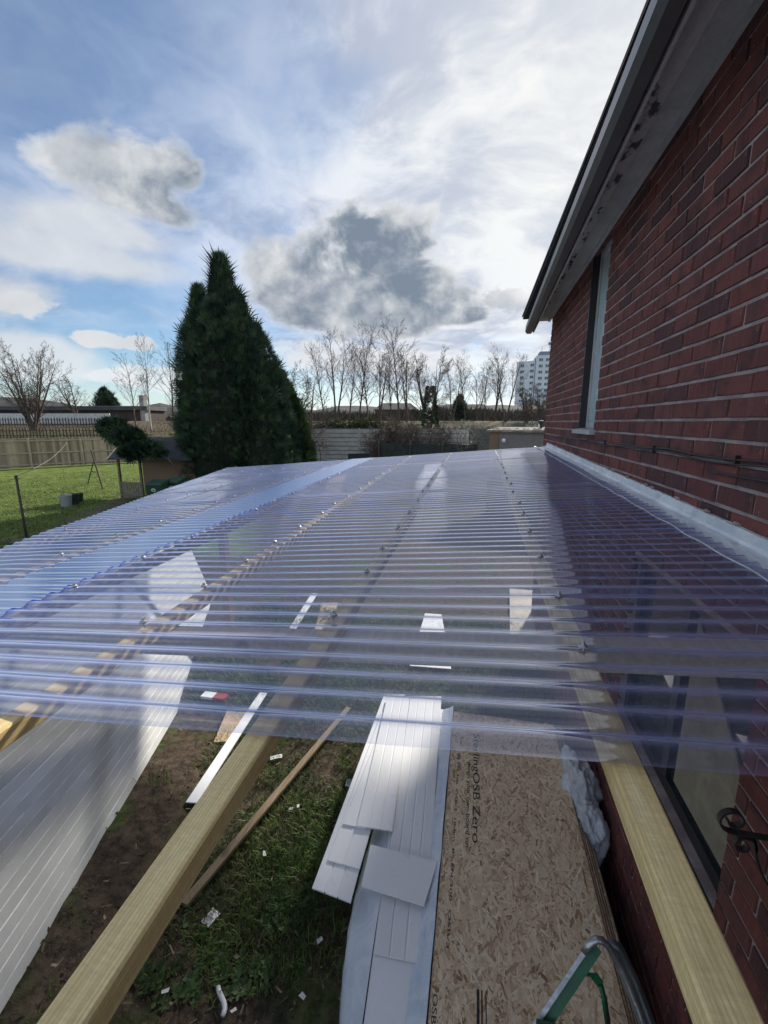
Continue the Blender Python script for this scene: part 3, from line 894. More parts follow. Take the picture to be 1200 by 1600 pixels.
# ---------------------------------------------------------------- white cladding wall on the far side of the lean-to
def build_cladding():
    lean = math.radians(20)
    up = Vector((-PN.x * math.sin(lean), -PN.y * math.sin(lean), math.cos(lean)))
    up = (up - PD * up.dot(PD)).normalized(); out = PD.cross(up).normalized()
    if out.dot(PN) < 0: out = -out
    c = thing('cladding_wall', 'leaning wall of pale grey boards, upper edges painted sky-bright, under the plastic roof', 'cladding', PB)
    face = material('grey_cladding', (.60, .61, .60), .5, (.50, .515, .51), 2.2, .15, 260., stretch=(1., 1., 1.), fine=.10, objrand=.06)
    edge = material('sky_bright_edge', (.86, .87, .87), .4)  # upward chamfers catch the sky; that brightness is put into the colour
    pitch = .0594; n = 27; t0, t1 = -3.4, 3.1
    proto = None
    for i in range(n):
        b = MB(); nt = 8
        sec = [(0., -.016), (0., .0), (pitch - .0065, .0), (pitch - .0005, -.006), (pitch - .0005, -.016)]
        for j in range(nt + 1):
            t = lerp(t0, t1, j / nt)
            for u, o in sec: b.v.append(tuple(PD * t + up * u + out * o))
        for j in range(nt):
            for q in range(4):
                o = j * 5 + q; b.f.append((o, o + 1, o + 6, o + 5)); b.mi.append(1 if q == 2 else 0)
        if proto is None: proto = b.mesh('board', [face, edge])
        link('board', proto, c, PB + up * pitch * i + out * R.uniform(-.0006, .0006))
    b = MB()
    for t in (-2.6, -1.0, .6, 2.2):
        p = PB + PD * t - out * .04; b.hexa([p + PD * -.02 - out * .022, p + PD * .02 - out * .022, p + PD * .02 + out * .022, p + PD * -.02 + out * .022],
                                            [p + PD * -.02 - out * .022 + up * 1.6, p + PD * .02 - out * .022 + up * 1.6, p + PD * .02 + out * .022 + up * 1.6, p + PD * -.02 + out * .022 + up * 1.6])
    b.build('batten', M_PINE_DARK, c)


build_cladding()

# ---------------------------------------------------------------- stack of OSB
ZO = .45                                    # height of the top face of the stack
def osb_mat(name, c0, c1):
    mt = bpy.data.materials.new(name); mt.use_nodes = True; k = NT(mt.node_tree); b = k.n['Principled BSDF']
    tc = k.new('ShaderNodeTexCoord').outputs['Object']; ge = k.new('ShaderNodeNewGeometry').outputs['Random Per Island']
    rp = k.new('ShaderNodeValToRGB'); k.link(ge, rp.inputs[0]); e = rp.color_ramp.elements
    e[0].color = (*c0, 1); e[1].color = (*c1, 1); e[1].position = 1
    for pos, c in ((.06, (.50, .33, .20, 1)), (.18, (.66, .48, .31, 1)), (.5, (.76, .59, .39, 1)), (.8, (.82, .66, .46, 1))):
        q = e.new(pos); q.color = c
    n = k.noise(tc, 90., 3., .6); g = k.noise(k.v('MULTIPLY', tc, (30., 60., 30.)), 6., 2., .5)
    c = k.mix(1., rp.outputs[0], k.mix(k.m('MULTIPLY', k.m('ADD', n, g), .5), (.80,) * 3, (1.15,) * 3), 'MULTIPLY')
    k.link(c, b.inputs['Base Color']); b.inputs['Roughness'].default_value = .6; b.inputs['Specular IOR Level'].default_value = .3
    return mt


M_OSB = osb_mat('osb_strands', (.30, .17, .10), (.88, .74, .54))
M_OSBB = material('osb_core', (.68, .51, .33), .75, (.48, .34, .21), 60., .5, 160., fine=.25)
M_INK = material('black_ink', (.02, .02, .022), .6, (.05, .045, .04), 60., 0, 200.)


def build_osb():
    nl, nr, fl, frr = at(668, 1600, z=ZO), at(985, 1600, z=ZO), at(706, 1150, z=ZO), at(868, 1150, z=ZO)
    x0 = (nl.x + fl.x) / 2; x1 = (nr.x + frr.x) / 2; y1 = at(780, 1120, z=ZO).y; y0 = y1 - 2.4
    D_['osb'] = (x0, x1, y0, y1)
    labels = ['topmost OSB sheet of the stack with black lettering along its edge', 'second OSB sheet from the top of the stack', 'third OSB sheet from the top of the stack',
              'fourth OSB sheet from the top of the stack', 'lowest OSB sheet of the stack beside the brick wall']
    for i in range(5):
        dx = [0, .018, .037, .054, .076][i]; z1 = ZO - i * .0195; dy = R.uniform(-.012, .012)
        t = thing('osb_sheet', labels[i], 'board', ((x0 + x1) / 2, (y0 + y1) / 2, z1 - .018), 'stacked OSB sheets')
        b = MB(); b.hexa([(x0 + dx, y0 + dy, z1 - .018), (x1 + dx, y0 + dy, z1 - .018), (x1 + dx, y1 + dy, z1 - .018), (x0 + dx, y1 + dy, z1 - .018)],
                         [(x0 + dx, y0 + dy, z1), (x1 + dx, y0 + dy, z1), (x1 + dx, y1 + dy, z1), (x0 + dx, y1 + dy, z1)])
        b.build('panel', M_OSBB, t)
        e = MB(); e.span((x1 + dx + .0005, y0 + dy, z1 - .014), (x1 + dx + .0055, y1 + dy, z1 - .005)); e.build('tongue', material('groove_shadow', (.16, .10, .06), .8, (.11, .07, .045), 30.), t)  # shadow of the tongue-and-groove edge put in as a dark brown strip
        s = MB(); W = x1 - x0 + 0
        cnt = 6500 if i == 0 else 200
        for q in range(cnt):
            L, w = R.uniform(.03, .10) * (1.25 if R.random() < .25 else 1), R.uniform(.005, .017)
            cx = R.uniform(x0 + .012, x1 - .012) if i == 0 else R.uniform(x1 - .10, x1 - .006); cy = R.uniform(y0 + .03, y1 - .03)
            a = R.gauss(math.pi / 2, .75); u = Vector((math.cos(a), math.sin(a), 0)); v = Vector((-u.y, u.x, 0))
            L = min(L, .8 * min(cx - x0, x1 - cx) / max(.12, abs(u.x)) * 2)
            z = z1 + .0002 + q * .0000002 + R.random() * .0009; tl = R.uniform(-.0004, .0004)
            p = Vector((cx + dx, cy + dy, z)); sk = R.uniform(-.4, .4) * w
            pts = [p - u * L / 2 - v * w * .35 + v * sk, p - u * L * .2 - v * w / 2, p + u * L * .35 - v * w * .5, p + u * L / 2 - v * sk, p + u * L * .3 + v * w * .5, p - u * L * .4 + v * w * .45]
            pts = [Vector((min(max(t_.x, x0 + dx + .001), x1 + dx - .001), t_.y, t_.z + tl * (j - 2.5))) for j, t_ in enumerate(pts)]
            s.face(pts)
        s.build('strands', M_OSB, t, kind='stuff')
        if i == 0:
            def text(body, px, py, length, height):
                """print that ends at that spot and reads towards the viewer"""
                cu = bpy.data.curves.new('lettering', 'FONT'); cu.body = body; cu.size = 1.; cu.extrude = .002; cu.materials.append(M_INK)
                o = bpy.data.objects.new('lettering', cu); COL.objects.link(o)
                me = bpy.data.meshes.new_from_object(o.evaluated_get(bpy.context.evaluated_depsgraph_get())); bpy.data.objects.remove(o)
                L = max(v.co.x for v in me.vertices); p = at(px, py, z=z1)
                for v in me.vertices: v.co = Vector((v.co.x * length / L, v.co.y * height, v.co.z * .1))
                o = link('lettering', me, None, (p.x, p.y + length, z1 + .0028)); o.rotation_euler = (0, 0, -math.pi / 2)
                o.parent = t; o.matrix_parent_inverse = wm(t).inverted(); return o
            text('SterlingOSB Zero', 738, 1317, .93, .062)
            text('design your own board on', 727, 1324, .66, .036)
            text('BS EN 300  OSB/3  18mm  BS EN 300  OSB/3', 697, 1482, 1.25, .020)
            text('OSB', 673, 1600, .10, .030)
            p = at(742, 1545, z=z1); q = MB()
            for e in range(3): q.span((p.x + .008 + e * .018, p.y - .45, z1 + .0022), (p.x + .008 + e * .018 + (.011, .006, .004)[e], p.y, z1 + .0027))
            q.build('ink_bars', M_INK, t)
    # rough timber bearers that carry the stack
    for i, y in enumerate((y0 + .3, y1 - .35)):
        b = MB(); b.span((x0 + .1, y - .05, -.05), (x1 + .0, y + .05, ZO - .0985)); o = b.build('bearer', M_PINE_DARK)
        tag(o, ('rough timber block under the near end of the OSB stack', 'rough timber block under the far end of the OSB stack')[i], 'timber', 'blocks under the OSB stack')


build_osb()

# ---------------------------------------------------------------- white boards, wrapped pack
M_WHITE = material('white_upvc', (.84, .85, .86), .35, (.60, .60, .58), 11., .04, 80., fine=.03, spec=.5, lo=.60, hi=.85, detail=7., objrand=.05)
M_FILM = material('milky_film', (.66, .72, .80), .28, (.52, .60, .70), 5., .7, 22., fine=.05, spec=.6, dist=1.2)


def plank(name, label, q, z, n, th=.009, group='white cladding offcuts', ext=None, groove=.006, tilt=0.):
    """q: picture corners near-left, near-right, far-right, far-left of a board lying at height z; n tongue strips side by side"""
    P = [at(a, b, z=z) for a, b in q]
    if tilt: P[2].z += tilt; P[3].z += tilt
    t = thing(name, label, 'cladding board', sum(P, Vector()) / 4, group)
    for i in range(n):
        a0, a1 = i / n, (i + 1) / n
        nl, nr = P[0].lerp(P[1], a0), P[0].lerp(P[1], a1); fl, fr = P[3].lerp(P[2], a0), P[3].lerp(P[2], a1)
        e = (nr - nl).normalized() * groove * .5; c = (nr - nl).normalized() * .003
        b = MB(); dn = Vector((0, 0, th)); up3 = Vector((0, 0, .002))
        e1 = e if i < n - 1 else e * 0; e0 = e if i else e * 0
        lo = [nl + e0, nr - e1, fr - e1, fl + e0]
        b.hexa([p - dn for p in lo], [p - up3 for p in lo])
        hi = [nl + e0 + c, nr - e1 - c, fr - e1 - c, fl + e0 + c]
        o = len(b.v); b.v += [tuple(p - up3) for p in lo] + [tuple(p) for p in hi]
        for j in range(4): b.f.append((o + j, o + (j + 1) % 4, o + 4 + (j + 1) % 4, o + 4 + j)); b.mi.append(0)
        b.f.append((o + 4, o + 5, o + 6, o + 7)); b.mi.append(0)
        b.build('strip', M_WHITE, t)
    b = MB(); c = Vector((0, 0, th)); c2 = Vector((0, 0, .0045))
    sh = [P[0].lerp(P[2], .004), P[1].lerp(P[3], .004), P[2].lerp(P[0], .004), P[3].lerp(P[1], .004)]
    b.hexa([p - c * 1.0 + Vector((0, 0, .001)) for p in sh], [p - c2 for p in sh]); b.build('tongue', M_WHITE, t)
    return t


def build_white():
    zp = .36
    # the pack: long white boards shrink-wrapped, lying beside the OSB
    P = [at(570, 1600, z=zp), at(668, 1600, z=zp), at(700, 1165, z=zp), at(630, 1165, z=zp)]
    d = (P[3] - P[0]) * .35; xl = D_['osb'][0] - .012
    t = thing('board_pack', 'long pack of white boards in milky plastic wrap lying beside the OSB stack', 'board pack', (P[0].x, P[0].y, 0))
    n0, f0 = P[0] - d * 1.4, P[3] + d * .9
    b = MB(); b.hexa([(n0.x, n0.y, .02), (xl, n0.y, .02), (xl, f0.y, .02), (f0.x - .02, f0.y, .02)], [(n0.x, n0.y, zp - .004), (xl, n0.y, zp - .004), (xl, f0.y, zp - .004), (f0.x - .02, f0.y, zp - .004)])
    b.build('boards', M_WHITE, t)
    # sagging film along the left side
    g = MB(); ny, nx = 60, 16
    pth = [(532, 1640), (531, 1594), (534, 1545), (537, 1498), (544, 1450), (553, 1402), (566, 1350), (583, 1290), (602, 1230), (622, 1165)]
    ins = [(560, 1640), (566, 1600), (573, 1550), (580, 1500), (588, 1445), (596, 1396), (605, 1350), (616, 1290), (628, 1230), (640, 1165)]
    for i in range(ny + 1):
        s = i / ny * (len(pth) - 1); j = min(int(s), len(pth) - 2); f = s - j
        lo = (lerp(pth[j][0], pth[j + 1][0], f), lerp(pth[j][1], pth[j + 1][1], f)); hi = (lerp(ins[j][0], ins[j + 1][0], f), lerp(ins[j][1], ins[j + 1][1], f))
        A = at(*lo, z=zp - .10); B = at(*hi, z=zp + .002); G = Vector((A.x - .015, A.y, ground_z(A.x, A.y) + .0))
        for q in range(nx + 1):
            u = q / nx
            p = B.lerp(A, min(1, u * 1.9)) if u < .53 else A.lerp(G, (u - .53) / .47)
            if 0 < u: p = p + Vector((.010, .006, .014)) * noise.noise(Vector((p.x * 14, p.y * 5, p.z * 9))) + Vector((.006, 0, .006)) * noise.noise(Vector((p.x * 40, p.y * 16, p.z * 30)))
            g.v.append(tuple(p))
    for i in range(ny):
        for q in range(nx): o = i * (nx + 1) + q; g.f.append((o, o + 1, o + nx + 2, o + nx + 1)); g.mi.append(0)
    g.build('wrap', M_FILM, t, smooth=True)
    # film gathered between the pack and the OSB
    g = MB(); y0, y1 = P[0].y - .3, P[3].y + .5; ny = 70
    for i in range(ny + 1):
        y = lerp(y0, y1, i / ny)
        for q in range(7):
            u = q / 6; x = lerp(xl - .085, xl + .004, u)
            g.v.append((x + .006 * noise.noise(Vector((y * 5, u * 3, 1))), y, zp + .004 + .05 * u * u + .012 * math.sin(u * 3.1) * (1 + noise.noise(Vector((y * 7, u * 4, 2)))) + .006 * noise.noise(Vector((y * 22, u * 9, 3)))))
    for i in range(ny):
        for q in range(6): o = i * 7 + q; g.f.append((o, o + 1, o + 8, o + 7)); g.mi.append(0)
    g.build('wrap_edge', M_FILM, t, smooth=True)
    # loose boards on top
    plank('cladding_board', 'white board at the outer edge of the pile with its end jutting over the grass', [(487.5, 1387), (548, 1410), (632, 1085), (600, 1085)], zp + .002, 3)
    plank('cladding_board', 'white board stepped back on the outermost board of the pile', [(511.5, 1343.5), (562, 1357), (632, 1115), (596, 1112)], zp + .014, 2)
    plank('cladding_board', 'narrow white board over the stepped-back board, mostly covered by its neighbour', [(535.5, 1287), (572, 1294), (636, 1120), (603, 1117)], zp + .026, 2)
    plank('cladding_board', 'sunlit white board with a square end at the dark gap in the pile', [(557, 1290), (613.5, 1298), (640, 1090), (605, 1088)], zp + .038, 3)
    plank('cladding_board', 'long grooved white board running under the crosswise piece', [(606, 1350), (672, 1364), (690, 1088), (641, 1088)], zp + .020, 4)
    plank('cladding_board', 'crosswise plain white board lying over the long grooved board', [(565, 1384), (663, 1415), (684, 1346), (579, 1319.5)], zp + .050, 1)
    plank('cladding_board', 'short white offcut with three strips below the crosswise board', [(585, 1489), (657.6, 1505), (664, 1412), (597, 1393)], zp + .012, 3)
    plank('cladding_board', 'white board with a torn end lying farther back under the plastic roof', [(640, 1040), (705, 1045), (690, 960), (664, 958)], .06, 2, group='white boards under the roof')
    b = MB(); pts = [(548, 1262), (590, 1290), (604, 1312), (578, 1330), (560, 1336), (556, 1300)]


build_white()


# things lying on the ground
def ground_plank(name, label, cat, q, w, th, mt, lift=.0, group=None):
    A, B = gat(*q[0]), gat(*q[1]); A.z += th / 2 + .008 + lift; B.z += th / 2 + .008 + lift
    b = MB(); b.bar(A, B, w, th); o = b.build(name, mt); tag(o, label, cat, group); return o


def build_ground_bits():
    M_BAT = wood('grey_batten', (.27, .21, .13), (.17, .125, .075))
    ground_plank('batten', 'long thin wooden batten lying on the grass beside the yellow beam', 'batten', ((288, 1422), (545, 1112)), .05, .022, M_BAT, .02)
    ground_plank('white_trim', 'narrow white plastic trim lying under the middle beam', 'trim', ((300, 1262), (412, 1088)), .085, .008, M_WHITE, .03)
    ground_plank('white_trim', 'pair of bent white trims farther back under the plastic roof', 'trim', ((435, 1022), (492, 930)), .10, .01, M_WHITE, .02)
    ground_plank('osb_offcut', 'OSB offcut on the dark grass beside the narrow white trim', 'offcut', ((352, 1164), (372, 1112)), .20, .018, M_OSBB, .01)
    ground_plank('osb_offcut', 'pinkish OSB offcut standing out beside the bent white trims', 'offcut', ((500, 1020), (515, 945)), .26, .018, M_OSBB, .01)
    ground_plank('beige_panel', 'beige board lying near the wall under the plastic roof', 'board', ((822, 1015), (815, 925)), .40, .02, material('beige_board', (.42, .38, .30), .7), .02)
    mp = material('paper', (.72, .72, .70), .7, (.62, .62, .60), 8., .1, 60.); mi = material('grey_print', (.25, .25, .26), .7)
    for (px, py, w, l, rot, lab) in ((330, 1441, .062, .085, -.3, 'crumpled printed receipt on the soil by the end of the batten'), (432, 1188, .045, .10, -1.1, 'white plastic scrap on the grass between beam and batten'),
                                     (314, 1246, .065, .075, .3, 'square white scrap beside the narrow white trim'), (546, 1229, .055, .075, .1, 'small printed label on the grass at the edge of the white boards')):
        p = gat(px, py); b = MB(); n = 5
        M = Matrix.Rotation(rot, 4, 'Z')
        for i in range(n + 1):
            for j in range(n + 1):
                q = M @ Vector(((i / n - .5) * w, (j / n - .5) * l, 0)); b.v.append((p.x + q.x, p.y + q.y, p.z + .035 + .012 * noise.noise(Vector((i * .7 + px, j * .7, 0)))))
        for i in range(n):
            for j in range(n): o = i * (n + 1) + j; b.f.append((o, o + n + 1, o + n + 2, o + 1)); b.mi.append(0)
        if 'print' in lab:
            t = thing('paper_scrap', lab, 'paper', p); o = b.build('sheet', mp, t, smooth=True)
            pr = MB()
            for e in range(4):
                y = (e / 3 - .5) * l * .6; a = [M @ Vector((sx * w * (.32 if e % 2 else .22), y + sy * .003, 0)) for sx, sy in ((-1, -1), (1, -1), (1, 1), (-1, 1))]
                pr.face([(p.x + q.x, p.y + q.y, p.z + .049) for q in a])
            pr.build('print', mi, t)
        else: tag(b.build('paper_scrap', mp, smooth=True), lab, 'paper')
    # torn plastic wrapper
    p = gat(258, 1450); b = MB()
    for i in range(9):
        for j in range(5):
            b.v.append((p.x + (j - 2) * .014 + .012 * noise.noise(Vector((i, j, 1))), p.y + (i - 4) * .02, p.z + .05 + .03 * noise.noise(Vector((i * .6, j * .9, 4)))))
    for i in range(8):
        for j in range(4): o = i * 5 + j; b.f.append((o, o + 1, o + 6, o + 5)); b.mi.append(0)
    tag(b.build('wrapper', material('foil_wrapper', (.50, .62, .72), .2, (.10, .03, .09), 22., .6, 50., metal=.5, lo=.45, hi=.55)), 'shiny blue and purple wrapper half hidden by the yellow beam', 'wrapper')
    # curved white pipe offcut
    p = gat(345, 1572); b = MB(); b.tube([p + Vector((-.045 + .03 * math.sin(i * .3) ** 2, .05 - i * .012, .03)) + Vector((i * .009, 0, 0)) for i in range(9)], [.012] * 9, 8)
    tag(b.build('pipe_offcut', M_WHITE, smooth=True), 'short curved white plastic offcut on the bare soil', 'offcut')
    # red and white packet under the front lip of the roof
    p = gat(345, 1096); t = thing('packet', 'red and white packet on the ground under the front lip of the roof', 'packet', p)
    b = MB(); b.box((p.x, p.y, p.z + .05), (.13, .09, .03)); b.build('box', material('red_card', (.42, .06, .05), .5), t)
    b = MB(); b.box((p.x - .135, p.y, p.z + .05), (.135, .09, .028)); b.build('flap', M_WHITE, t)
    # chips, small debris
    b = MB()
    for i in range(190):
        px, py = R.uniform(60, 560), R.uniform(1130, 1640); p = gat(px, py)
        L, w, a = R.uniform(.006, .03), R.uniform(.002, .006), R.uniform(0, 6.3); u = Vector((math.cos(a), math.sin(a), R.uniform(-.2, .3))) * L; v = Vector((-math.sin(a), math.cos(a), 0)) * w
        p.z += .012 + R.random() * .02
        b.face([p - u - v, p + u - v * .6, p + u * .9 + v, p - u * .8 + v])
    for px, py in ((455, 1272), (466, 1268), (414, 1343), (500, 1480), (260, 1560), (150, 1545), (473, 1568), (366, 1590), (540, 1330)):
        p = gat(px, py); p.z += .05; u = Vector((R.uniform(-1, 1), R.uniform(-1, 1), .1)).normalized() * .018; v = Vector((-u.y, u.x, .004)) * .6
        b.cur = 1; b.face([p - u - v, p + u - v * .6, p + u * .9 + v, p - u * .8 + v]); b.cur = 0
    b.build('debris', [material('wood_chips', (.26, .20, .14), .8, (.09, .06, .04), 20., 0, 50., isl=.7), mp], kind='stuff')
    b = MB()                                                             # pebbles and clods
    for i in range(700):
        px, py = R.uniform(20, 560), R.uniform(1150, 1680); p = gat(px, py); r = R.uniform(.006, .024)
        pts = [p + Vector((R.uniform(-1, 1), R.uniform(-1, 1), R.uniform(.1, 1))).normalized() * r for _ in range(5)]
        b.face([pts[0], pts[1], pts[2]]); b.face([pts[0], pts[2], pts[3]]); b.face([pts[1], pts[4], pts[2]]); b.face([pts[0], pts[4], pts[1]])
    b.build('clods', material('clod', (.085, .058, .04), .95, (.045, .032, .024), 20., 0, 60., isl=.5), kind='stuff')


build_ground_bits()


# rubble bags between the OSB and the wall
def lump(name, mt, c, r, seed, amp=.22, squash=(1, 1, 1), knot=True):
    import bmesh
    bm = bmesh.new(); bmesh.ops.create_icosphere(bm, subdivisions=5, radius=1.0)
    for v in bm.verts:
        p = v.co.copy()
        a = noise.noise(p * 1.1 + Vector((seed, 0, 0))) * amp + abs(noise.noise(p * 2.1 + Vector((2, seed, 0)))) * amp * .5 - abs(noise.noise(p * 4.3 + Vector((2, seed, 5)))) * amp * .35
        rdg = (1 - abs(noise.noise(p * 1.9 + Vector((0, seed, 0))))) ** 4 * amp * .30
        k = 1 + a + rdg
        v.co = Vector((p.x * squash[0], p.y * squash[1], p.z * squash[2])) * k * r + Vector(c)
    me = bpy.data.meshes.new(name); bm.to_mesh(me); bm.free(); me.materials.append(mt)
    me.polygons.foreach_set('use_smooth', [True] * len(me.polygons))
    return link(name, me)


M_BAG = material('white_bag_plastic', (.70, .73, .77), .3, (.56, .60, .66), 6., .5, 18., spec=.6, trans=.15)
x1 = D_['osb'][1]
p = at(910, 1215, z=.50); tag(lump('rubbish_bag', M_BAG, (p.x - .035, p.y, .44), .135, 2.3, .5, (.80, 1.25, 1.25)), 'upper crumpled white plastic bag wedged between OSB stack and wall', 'bag', 'white bags')
p = at(924, 1280, z=.42); tag(lump('rubbish_bag', M_BAG, (p.x - .02, p.y, .37), .105, 8.1, .55, (.75, 1.3, 1.2)), 'lower crumpled white plastic bag nearer the ladder', 'bag', 'white bags')
p = at(957, 1520, z=.25); tag(lump('bag', material('dark_blue_bag', (.012, .018, .075), .25, (.02, .03, .12), 5., .4, 20., spec=.6), (WALL - .09, p.y, .10), .11, 4.4, .4, (.6, 1.8, 1.1)), 'dark blue plastic bag down in the gap by the wall', 'bag')


# step ladder
def build_ladder():
    t = thing('step_ladder', 'green step ladder with grey metal handrail at the bottom edge', 'step ladder', (.42, .2, 0))
    mg = material('green_enamel', (.012, .12, .05), .4, (.02, .085, .042), 9., .15, 60., spec=.5)
    ms = material('worn_steel', (.45, .47, .48), .35, (.30, .32, .33), 14., .2, 70., metal=.8)
    d = .95
    A, B, C_ = at(845, 1600, depth=d * .96), at(924, 1478, depth=d), at(935, 1470, depth=d)
    Lf = A + (A - B).normalized() * .5
    # left rail: green channel with a worn grey edge, then the bent tube of the handrail
    ap = at(934, 1481, depth=d); cam_v = (Vector((0, 0, H)) - A).normalized(); dd = (ap - A).normalized(); rr_ = dd.cross(cam_v).normalized()
    b = MB(); b.bar(Lf + rr_ * .0, ap, .018, .014, up=cam_v); b.build('rail', mg, t)
    b = MB(); b.bar(Lf - rr_ * .0135 + cam_v * .004, ap - rr_ * .0135 + cam_v * .004, .0085, .020, up=cam_v); b.build('rail_edge', ms, t)
    b = MB(); b.tube([at(912, 1488, depth=d * .985), at(922, 1474, depth=d * .985), at(932, 1468, depth=d * .985), at(942, 1470, depth=d * .985), at(952, 1480, depth=d * .985), at(972, 1518, depth=d * .98), at(994, 1572, depth=d * .965), at(1008, 1612, depth=d * .95), at(1030, 1680, depth=d * .93)], [.007, .008] + [.0075] * 7, 8); b.build('handrail', ms, t, smooth=True)
    b = MB(); b.tube([at(952, 1471, depth=d * 1.05), at(966, 1480, depth=d * 1.05), at(990, 1530, depth=d * 1.04), at(1018, 1605, depth=d * 1.0), at(1040, 1690, depth=d * .97)], [.007, .0115, .0115, .0115, .0115], 10)
    b.build('rear_tube', material('dark_steel', (.10, .115, .13), .35, (.16, .17, .18), 14., .1, 70., metal=.6), t, smooth=True)
    b = MB(); s = [at(914, 1522, depth=d), at(928, 1524, depth=d), at(938, 1537, depth=d), at(944, 1560, depth=d * .99), at(950, 1600, depth=d * .98), at(953, 1640, depth=d * .97)]
    for p, q in zip(s, s[1:]): b.bar(p, q, .016, .006, up=(-.6, .5, .4))
    b.build('brace', mg, t)
    # platform, treads and legs below the frame
    pc = at(915, 1606, depth=d * .93); b = MB(); b.box((pc.x, pc.y - .10, pc.z - .02), (.19, .2, .022)); b.build('platform', mg, t)
    for (sx, sy, nm) in ((-.13, -.25, 'leg'), (.12, -.25, 'leg'), (-.13, .0, 'leg'), (.12, .0, 'leg')):
        b = MB(); b.bar((pc.x + sx * .8, pc.y - .12 + (sy + .12) * .5, pc.z - .03), (pc.x + sx * 1.3, pc.y - .12 + (sy + .12) * 1.9 - .1, 0.), .028, .028, up=(0, 1, 0)); b.build(nm, mg if sy else ms, t)
    for i in range(3):
        b = MB(); b.box((pc.x, pc.y - .27 - .09 * i, pc.z - .28 * (i + 1)), (.28, .09, .02)); b.build('tread', mg, t)


build_ladder()


# ---------------------------------------------------------------- vegetation builders
def blades(name, pts, mt, hmin, hmax, w, lean=.5, **props):
    n = len(pts); V = np.zeros((n * 5, 3)); rng = np.random.default_rng(5)
    P = np.array(pts); a = rng.uniform(0, 2 * np.pi, n); h = rng.uniform(hmin, hmax, n); l = rng.uniform(.1, lean, n) * h; ww = w * rng.uniform(.6, 1.3, n)
    dx, dy = np.cos(a), np.sin(a); sx, sy = -dy * ww, dx * ww
    V[0::5] = P + np.c_[sx, sy, 0 * h]; V[1::5] = P - np.c_[sx, sy, 0 * h]
    V[2::5] = P + np.c_[dx * l * .45 - sx * .8, dy * l * .45 - sy * .8, h * .65]; V[3::5] = P + np.c_[dx * l * .45 + sx * .8, dy * l * .45 + sy * .8, h * .65]
    V[4::5] = P + np.c_[dx * l * 1.25, dy * l * 1.25, h * (1 - .2 * rng.random(n))]
    me = bpy.data.meshes.new(name); me.vertices.add(n * 5); me.vertices.foreach_set('co', V.ravel())
    i = np.arange(n)[:, None] * 5; q = np.concatenate([i + 0, i + 1, i + 2, i + 3, i + 3, i + 2, i + 4], 1).ravel()
    me.loops.add(n * 7); me.loops.foreach_set('vertex_index', q)
    me.polygons.add(n * 2); st = np.stack([np.arange(n) * 7, np.arange(n) * 7 + 4], 1).ravel(); me.polygons.foreach_set('loop_start', st)
    me.materials.append(mt); me.update(calc_edges=True); me.validate()
    return link(name, me, **props)


M_GRASS = material('grass_blade', (.13, .19, .045), .6, (.065, .12, .03), 2.5, 0, 60., isl=.55, trans=.25)
M_LAWN = material('lawn_blade', (.21, .265, .065), .6, (.14, .185, .045), .9, 0, 60., isl=.5, trans=.25)


def build_grass():
    pts = []; T = 0
    while len(pts) < 70000 and T < 600000:
        T += 1
        x, y = R.uniform(-3.4, .75), R.uniform(.35, 6.0)
        q = Vector((x - PB.x, y - PB.y, 0)); r = q.dot(PN); t = q.dot(PH)
        if r < .02: continue
        soil = .5 + .9 * fbm(x, y, 1.1, 7.) + .5 * fbm(x, y, 4., 2.)
        d = .12 + .78 * soil
        if r < .75 and t < .3: d -= .8 * (1 - sstep(r, .3, .75)) * (1 - sstep(t, -.5, .4))
        if y < 1.6: d -= .85 * sstep(2.0 - y, 0, .5) * (.6 + .8 * fbm(x, y, 2.2, 4.))
        d *= 1.25 if -1.3 < x < -.25 and 1.5 < y < 3.4 else 1
        if R.random() > d: continue
        pts.append((x, y, ground_z(x, y) - .004))
    blades('grass', pts, M_GRASS, .025, .10, .0026, .9, kind='stuff')
    pts = []
    while len(pts) < 60000:
        px, py = R.uniform(-30, 300), R.uniform(722, 860) ; p = gat(px, py)
        if p.length > 31: continue
        p.x += R.uniform(-.4, .4); p.y += R.uniform(-.4, .4)
        if abs(fbm(p.x, p.y, .35, 5.)) < .03: continue
        pts.append((p.x, p.y, ground_z(p.x, p.y) - .005))
    blades('lawn_grass', pts, M_LAWN, .03, .075, .007, .9, kind='stuff')
    # low weeds
    w = MB()
    for i in range(90):
        px, py = R.choice([(210, 1510), (230, 1540), (330, 1470), (360, 1500), (390, 1530), (300, 1555), (440, 1420)]); p = gat(px + R.gauss(0, 22), py + R.gauss(0, 20)); p.z += .01
        for j in range(7):
            a = j / 7 * 6.28 + R.random(); L = R.uniform(.02, .05); u = Vector((math.cos(a), math.sin(a), R.uniform(.2, .7))) * L; v = Vector((-math.sin(a), math.cos(a), 0)) * L * .3
            w.face([p, p + u * .55 + v, p + u, p + u * .55 - v])
    w.build('weeds', material('weed_leaf', (.09, .15, .045), .6, (.06, .10, .03), 9., 0, 40., isl=.4, trans=.2), kind='stuff')


build_grass()


